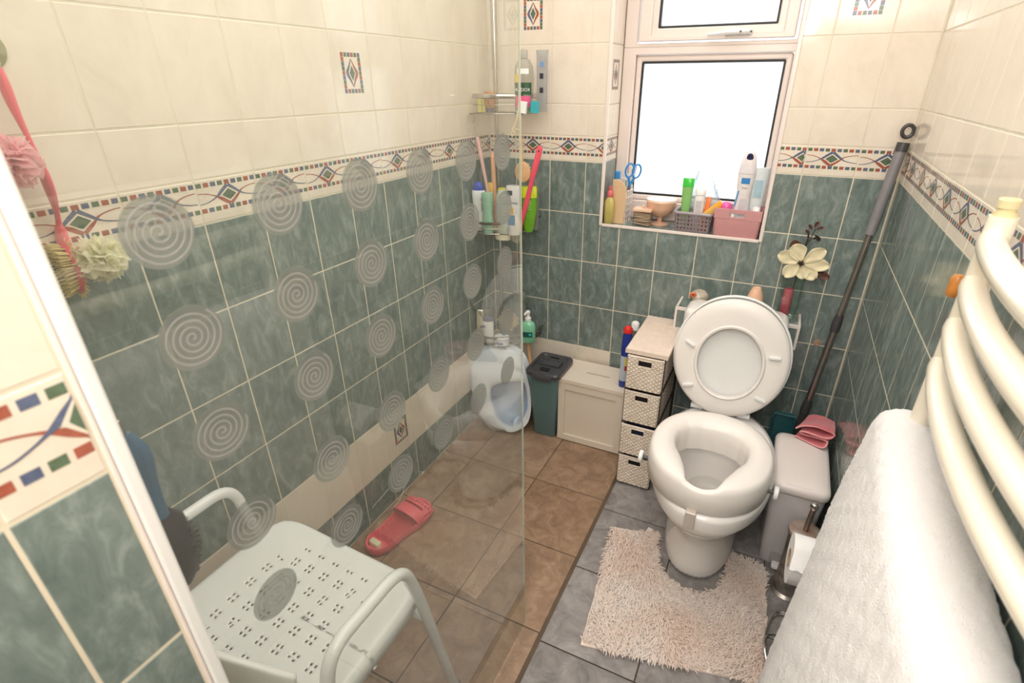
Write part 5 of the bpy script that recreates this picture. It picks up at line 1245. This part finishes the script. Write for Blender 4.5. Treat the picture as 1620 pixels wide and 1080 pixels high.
# ------------------------------------------------------------------ pedal bin
pb = thing('pedal_bin', 'tall white plastic pedal bin between toilet and right wall', 'bin', (1.363, -0.435, 0.0))
WB = P('pale_grey_white_plastic', (226, 222, 224), 0.3, var=0.01)
s = MB(); s.rings([rr3(-0.058, 0.058, -0.115, 0.105, 0.022, 0.0), rr3(-0.060, 0.060, -0.118, 0.107, 0.022, 0.006), rr3(-0.078, 0.078, -0.150, 0.140, 0.028, 0.335)]); s.build('body', WB, pb)
s = MB(); s.rings([rr3(-0.081, 0.081, -0.156, 0.143, 0.030, 0.330), rr3(-0.083, 0.083, -0.160, 0.145, 0.030, 0.337), rr3(-0.083, 0.083, -0.160, 0.145, 0.030, 0.350), rr3(-0.079, 0.079, -0.156, 0.140, 0.028, 0.360), rr3(-0.068, 0.068, -0.143, 0.128, 0.024, 0.366), rr3(-0.04, 0.04, -0.10, 0.09, 0.02, 0.370)]); s.build('lid', P('warm_white_lid', (236, 226, 222), 0.3, var=0.01), pb, smooth=60)
s = MB(); s.box(-0.042, 0.030, -0.1490, -0.1465, 0.361, 0.3635, None); s.build('lid_groove', P('groove_grey', (150, 146, 148), 0.5), pb, smooth=0)
s = MB(); s.prism(rrect(-0.030, 0.034, 0.0, 0.060, 0.016), 0, 0.004, 0.001, Matrix(((1, 0, 0, 0), (0, 0, -1, -0.119), (0, 1, 0, 0.006), (0, 0, 0, 1)))); s.build('pedal_recess', P('recess_grey', (176, 172, 174), 0.4), pb)
s = MB(); s.prism(rrect(-0.020, 0.024, 0.0, 0.030, 0.008), 0.010, 0.020, 0.004); s.build('pedal', WHT, pb, (0, -0.150, 0))
s = MB(); s.tube([(-0.03, 0.140, 0.352), (0.0, 0.142, 0.352)], 0.006, 8); s.build('hinge', P('hinge_grey', (150, 148, 150), 0.4), pb)
# pink cloth folded on the bin
t = thing('pink_cloth', 'folded pink cloth lying on the back corner of the pedal bin lid', 'cloth', (1.398, -0.298, 0.371), (0, 0, -0.25))
PC = P('coral_pink_cloth', (222, 118, 126), 0.95, var=0.08, vscale=40, bump=0.5, bscale=300, sheen=0.3)
s = MB()
PF = [(-0.052, -0.040, 0.004), (0.030, -0.060, 0.006), (0.046, -0.048, 0.016), (0.036, -0.040, 0.026), (-0.030, -0.040, 0.020), (-0.040, -0.046, 0.030), (-0.020, -0.052, 0.040), (0.030, -0.044, 0.036), (0.054, -0.038, 0.044), (0.056, -0.034, 0.056), (0.028, -0.030, 0.058), (0.0, -0.036, 0.062), (-0.035, -0.040, 0.052), (-0.056, -0.044, 0.036)]
fp = smoothpts([(x, y, z) for x, y, z in PF], 4)
def clothf(u, v):
    i = u * (len(fp) - 1); a = int(min(i, len(fp) - 2)); p = fp[a].lerp(fp[a + 1], i - a)
    k = 1 - 0.28 * v; lift = 0.0 + 0.004 * math.sin(v * 5 + u * 9)
    return (p.x * k - 0.004 * v, p.y + 0.128 * v + 0.004 * math.sin(u * 7), max(0.0035, p.z * (1 - 0.42 * v) + lift * (p.z > 0.01)))
s.grid(70, 18, clothf); o = s.build('cloth', PC, t, smooth=80, fix=False); solid(o, 0.004, 0); subs(o, 1)
s = MB(); s.tube([Vector((p.x, p.y, max(0.0035, p.z))) for p in fp], 0.0026, 6); s.build('hem', P('pale_pink_hem', (238, 168, 170), 0.9), t)

# ------------------------------------------------------------------ toilet brush
t = thing('toilet_brush', 'stained steel toilet brush standing in its slotted steel holder', 'toilet brush', (1.397, -0.638, 0.0))
ST = P('stained_steel', (190, 182, 176), 0.32, metal=0.8, var=0.3, vscale=14)
RST = P('rust_stained_steel', (204, 196, 190), 0.4, metal=0.5, var=0.3, vscale=26, col2=(176, 138, 116))
s = MB(); s.lathe([(0.054, 0), (0.055, 0.004), (0.046, 0.012), (0.0415, 0.05), (0.0405, 0.17), (0.0425, 0.232), (0.0445, 0.240)], seg=36); s.build('holder', ST, t)
s = MB(); s.lathe([(0.0455, 0.240), (0.047, 0.244), (0.045, 0.252), (0.030, 0.256), (0.012, 0.255), (0.004, 0.254)], seg=36); s.build('lid', RST, t)
s = MB(); s.lathe([(0.0448, 0.236), (0.0452, 0.241)], seg=36); s.build('lid_gasket', DARK, t)
s = MB(); s.tube([(0, 0, 0.252), (0.004, 0.004, 0.335)], 0.0078, 12); s.build('handle', P('worn_brown_steel', (168, 148, 134), 0.35, metal=0.8, var=0.3), t)
s = MB(); s.lathe([(0.002, -0.0125), (0.009, -0.009), (0.0125, 0), (0.009, 0.009), (0.002, 0.0125)], (0.0045, 0.0045, 0.345), seg=18); s.build('knob', CHROME, t)
for k in range(2):
    for j in range(3):
        a = -2.25 + j * 0.22 + k * 0.05; s = MB(); s.box(-0.0022, 0.0022, -0.0008, 0.0008, -0.005, 0.005, Matrix.Translation((0.0417 * math.cos(a), 0.0417 * math.sin(a), 0.205 - 0.020 * k)) @ Matrix.Rotation(a + PI / 2, 4, 'Z')); s.build('slot', DARK, t, smooth=0)
s = MB(); s.grid(14, 18, lambda u, v: (0.0425 * math.cos(-2.35 + (u - 0.5) * 1.5 * math.sin(PI * (0.08 + 0.84 * v)) ), 0.0425 * math.sin(-2.35 + (u - 0.5) * 1.5 * math.sin(PI * (0.08 + 0.84 * v))), 0.022 + 0.10 * v)); s.build('liner_window', P('streaked_liner', (176, 168, 160), 0.4, metal=0.5, var=0.3, vscale=60), t, fix=False)
# ------------------------------------------------------------------ toilet roll stand
t = thing('toilet_roll_stand', 'chrome wire toilet roll stand with looped wire foot beside the towel', 'toilet roll stand', (1.375, -0.930, 0.0))
def wirep(pts, r=0.0032, name='wire'):
    s = MB(); s.tube(smoothpts(pts, 6), r, 8); s.build(name, CHROME, t)
wirep([(-0.03, 0.10, 0.004), (-0.012, 0.16, 0.004), (0.022, 0.18, 0.004), (0.045, 0.14, 0.004), (0.05, 0.02, 0.004), (0.02, -0.10, 0.004), (-0.005, -0.16, 0.006)], name='foot_loop')
wirep([(-0.012, -0.15, 0.006), (-0.030, -0.02, 0.004), (-0.034, 0.07, 0.03), (-0.015, 0.13, 0.055), (0.015, 0.13, 0.06), (0.04, 0.09, 0.03), (0.05, 0.00, 0.004)], name='wire_loop')
wirep([(0.012, -0.10, 0.006), (-0.014, -0.06, 0.03), (-0.036, 0.00, 0.05), (-0.030, 0.05, 0.05), (0.012, 0.08, 0.02), (0.03, 0.05, 0.004)], name='wire_loop')
wirep([(-0.020, -0.15, 0.004), (0.000, 0.00, 0.006), (0.018, 0.12, 0.008)], 0.0036, 'base_bar')
wirep([(0.060, 0.0, 0.004), (0.062, 0.0, 0.25), (0.064, -0.01, 0.40), (0.058, -0.02, 0.425), (-0.044, -0.02, 0.427)], 0.004, 'upright')
t = thing('toilet_roll', 'white toilet roll with its loose sheet hanging forward beside the towel', 'toilet roll', (1.380, -0.950, 0.425))
t.scale = (1.08, 1.08, 1.08)
RP = P('white_tissue', (242, 240, 240), 0.9, bump=0.3, bscale=300, var=0.005)
RX = Matrix.Rotation(PI / 2, 4, 'Y')
s = MB(); s.rings([[RX @ Vector((r * math.cos(2 * PI * i / 40), r * math.sin(2 * PI * i / 40), z)) for i in range(40)] for r, z in ((0.056, -0.050), (0.056, 0.050), (0.020, 0.050), (0.020, -0.050))], closed=True); s.build('roll', RP, t, (0, 0, 0))
s = MB(); s.rings([[RX @ Vector((r * math.cos(2 * PI * i / 24), r * math.sin(2 * PI * i / 24), z)) for i in range(24)] for r, z in ((0.0205, -0.051), (0.0205, 0.051), (0.0190, 0.051), (0.0190, -0.051))], closed=True); s.build('cardboard_core', P('cardboard', (168, 146, 120), 0.9), t)
s = MB()
def sheet(u, v):
    x = -0.050 + 0.100 * u
    if v < 0.5:
        a = PI * 0.62 - v * 2 * PI * 0.30; return (x, -0.0 - 0.0575 * math.cos(a) * -1 * -1, 0.0575 * math.sin(a))
    k = (v - 0.5) * 2; a = PI * 0.32; return (x - 0.004 * k, -0.0575 * math.cos(a) - 0.030 * k - 0.002 * math.sin(u * 30) * (k > 0.95), 0.0575 * math.sin(a) - 0.022 * k - 0.002)
s.grid(24, 14, sheet); s.build('loose_sheet', RP, t, smooth=60, fix=False)

# ------------------------------------------------------------------ pink foot scrubber sandal
t = thing('foot_scrubber', 'coral pink bristled foot scrubber sandal on the shower floor', 'foot scrubber', (0.108, -0.965, 0.0), (0, 0, math.radians(-8)))
CP = P('coral_scrubber_plastic', (234, 104, 114), 0.35, var=0.02)
SO = [(-0.020, -0.140), (0.012, -0.143), (0.040, -0.125), (0.050, -0.085), (0.050, -0.03), (0.060, 0.03), (0.062, 0.085), (0.045, 0.125), (0.010, 0.142), (-0.030, 0.135), (-0.056, 0.105), (-0.060, 0.06), (-0.050, 0.0), (-0.044, -0.06), (-0.046, -0.105)]
so = closed_smooth(SO, 56)
area_ = sum(so[i - 1].x * so[i].y - so[i].x * so[i - 1].y for i in range(56))
if area_ < 0: so = so[::-1]
s = MB(); kk = lambda q, z: [Vector((p.x * q, p.y * q, z)) for p in so]
s.rings([kk(0.95, 0.0), kk(1.0, 0.006), kk(1.0, 0.030), kk(0.985, 0.033), kk(0.93, 0.030), kk(0.91, 0.016)], cap0=True, cap1=True); s.build('sole', CP, t, smooth=50)
s = MB()
for i in range(-6, 7):
    for j in range(-11, 13):
        x, y = i * 0.0078 + (0.0039 if j % 2 else 0), j * 0.0092
        if y < -0.085 or not inside(x * 1.22, y * 1.12, [(p.x, p.y) for p in so]): continue
        s.tube([(x, y, 0.015), (x, y, 0.029)], [0.0022, 0.0012], 5)
o = s.build('bristles', P('coral_bristle', (222, 108, 112), 0.4), t); o['kind'] = 'stuff'
s = MB()
def strap(u, v):
    a = PI * u; y = 0.035 + 0.085 * v - 0.016 * math.sin(a)
    return (0.064 * math.cos(a) * (1 - 0.06 * v), y, 0.018 + 0.052 * math.sin(a) ** 0.8 * (1 - 0.10 * v))
s.grid(26, 9, strap, lambda i, j: (6 <= i < 20 and j == 5) or (4 <= i <= 21 and i % 2 == 0 and j == 7) or (i in (1, 24) and 3 <= j < 7)); o = s.build('toe_strap', CP, t, smooth=60, fix=False); solid(o, 0.004, 0)
s = MB(); s.prism(rrect(-0.028, 0.020, -0.122, -0.098, 0.010), 0.016, 0.034, 0.005); s.build('pumice_stone', P('ivory_pumice', (232, 222, 186), 0.8, bump=0.5, bscale=200), t)

# ------------------------------------------------------------------ things hanging in the shower
t = thing('sucker_hook', 'olive translucent sucker hook on the left shower wall', 'hook', (0.0005, -1.572, 1.508))
s = MB(); s.lathe([(0.030, 0.0), (0.029, 0.003), (0.018, 0.007), (0.008, 0.010)], seg=32, mtx=Matrix.Rotation(PI / 2, 4, 'Y')); s.build('sucker', P('olive_sucker', (150, 150, 104), 0.25), t)
s = MB(); s.tube(smoothpts([(0.008, 0, -0.005), (0.014, 0, -0.020), (0.022, 0, -0.028), (0.030, 0, -0.020)], 4), 0.003, 8); s.build('hook', WHT, t)
t = thing('pink_back_brush', 'coral pink back brush with curved handle hanging from the wall hook', 'back brush', (0.034, -1.572, 1.480), (0, 0.04, PI / 2))
s = MB()
hp = smoothpts([(0, 0.010, 0.0), (0.0, 0.006, -0.05), (0.002, -0.004, -0.11), (0.004, -0.006, -0.16), (0.010, 0.010, -0.21), (0.010, 0.020, -0.25), (0.004, 0.016, -0.30)], 5)
s.tube(hp, [0.009 + 0.003 * math.sin(i * 0.5) + (0.004 if i > 24 else 0) for i in range(len(hp))], 12, flat=0.55); s.build('handle', CP, t)
s = MB(); s.tube(smoothpts([(0, 0.010, 0.0), (0.000, 0.012, 0.015), (-0.004, 0.006, 0.004)], 4), 0.0025, 6); s.build('cord_loop', WHT, t)
s = MB()
mm = Matrix.Translation((0.004, 0.012, -0.315)) @ Matrix.Rotation(PI / 2, 4, 'Y')
s.lathe([(0.024, -0.006), (0.028, 0), (0.024, 0.006)], seg=26, sx=1.7, mtx=mm); s.build('head', CP, t)
s = MB()
for k in range(150):
    a = k * 2.4; r = math.sqrt(k / 150); y, z = 0.026 * r * math.cos(a), 0.044 * r * math.sin(a)
    s.tube([(-0.002, 0.012 + y, -0.315 + z), (-0.020, 0.012 + y * 1.25, -0.315 + z * 1.15)], 0.0011, 4)
    if r > 0.8: s.tube([(0.004, 0.012 + y, -0.315 + z), (0.006, 0.012 + y * 1.55, -0.315 + z * 1.35)], 0.0012, 4)
o = s.build('bristles', P('straw_bristle', (222, 204, 140), 0.7), t); o['kind'] = 'stuff'
t = thing('cream_bath_puff', 'cream net puff fixed on the head of the pink back brush', 'bath puff', (0.058, -1.548, 1.178))
puff(t, 0.036, net('cream_net', (254, 252, 232), 0.08), 11, 46)
t = thing('pink_bath_puff', 'pale pink net puff hanging halfway down the pink back brush', 'bath puff', (0.060, -1.622, 1.352))
puff(t, 0.037, net('pink_net', (255, 216, 220), 0.08), 12, 46)
# blue brush hanging at the end of the stub wall
t = thing('blue_hair_brush', 'blue-handled brush with dark bristles hanging behind the white channel', 'brush', (0.620, -1.842, 1.160))
BLH = P('denim_blue_plastic', (66, 104, 138), 0.35)
hp = smoothpts([(0, 0, 0.0), (0.002, 0.004, -0.03), (0.003, 0.003, -0.07), (0.004, -0.002, -0.10)], 4)
s = MB(); s.tube(hp, [0.006, 0.008, 0.010, 0.011, 0.011, 0.010, 0.008, 0.007, 0.007, 0.007, 0.008, 0.009, 0.010][:len(hp)], 12); s.build('handle', BLH, t)
s = MB(); s.lathe([(0.006, -0.205), (0.018, -0.190), (0.024, -0.150), (0.022, -0.115), (0.010, -0.098)], seg=20, sx=0.6, sy=1.0); s.build('head', P('near_black_plastic', (44, 42, 46), 0.45), t)
s = MB()
for k in range(160):
    z = -0.105 - 0.095 * ((k * 0.618) % 1); a = PI / 2 + (((k * 0.414) % 1) - 0.5) * 2.2; r = 0.022 * math.sin(PI * min(1, max(0.15, (z + 0.21) / 0.115)))
    s.tube([(r * 0.5 * math.cos(a), r * math.sin(a), z), (r * 0.5 * math.cos(a) * 1.3, (r + 0.008) * math.sin(a), z)], 0.0008, 4)
o = s.build('bristles', P('black_bristle', (30, 30, 34), 0.6), t); o['kind'] = 'stuff'
s = MB(); s.tube([(0, 0, -0.002), (0, 0, 0.015), (0.0, -0.042, 0.018)], 0.0022, 7); s.build('hanging_wire', STEEL, t)
# small patch of filler by the corner
s = MB(); s.box(-0.010, 0.010, -0.002, 0.0005, -0.012, 0.012)
tag(s.build('pipe_clip', P('rusty_brown_patch', (150, 100, 76), 0.6, var=0.4, vscale=120, col2=(206, 176, 150)), None, (1.362, -0.001, 0.592), smooth=0), 'small rusty square clip on the back wall behind the mop', 'clip')
for o in scene.objects:
    n = o.name.split('.')[0]
    if o.parent is None and n == 'toothbrush': o['group'] = 'toothbrushes in the beige holder'
    if o.parent is None and n == 'small_carton': o['group'] = 'small cartons in the top basket'
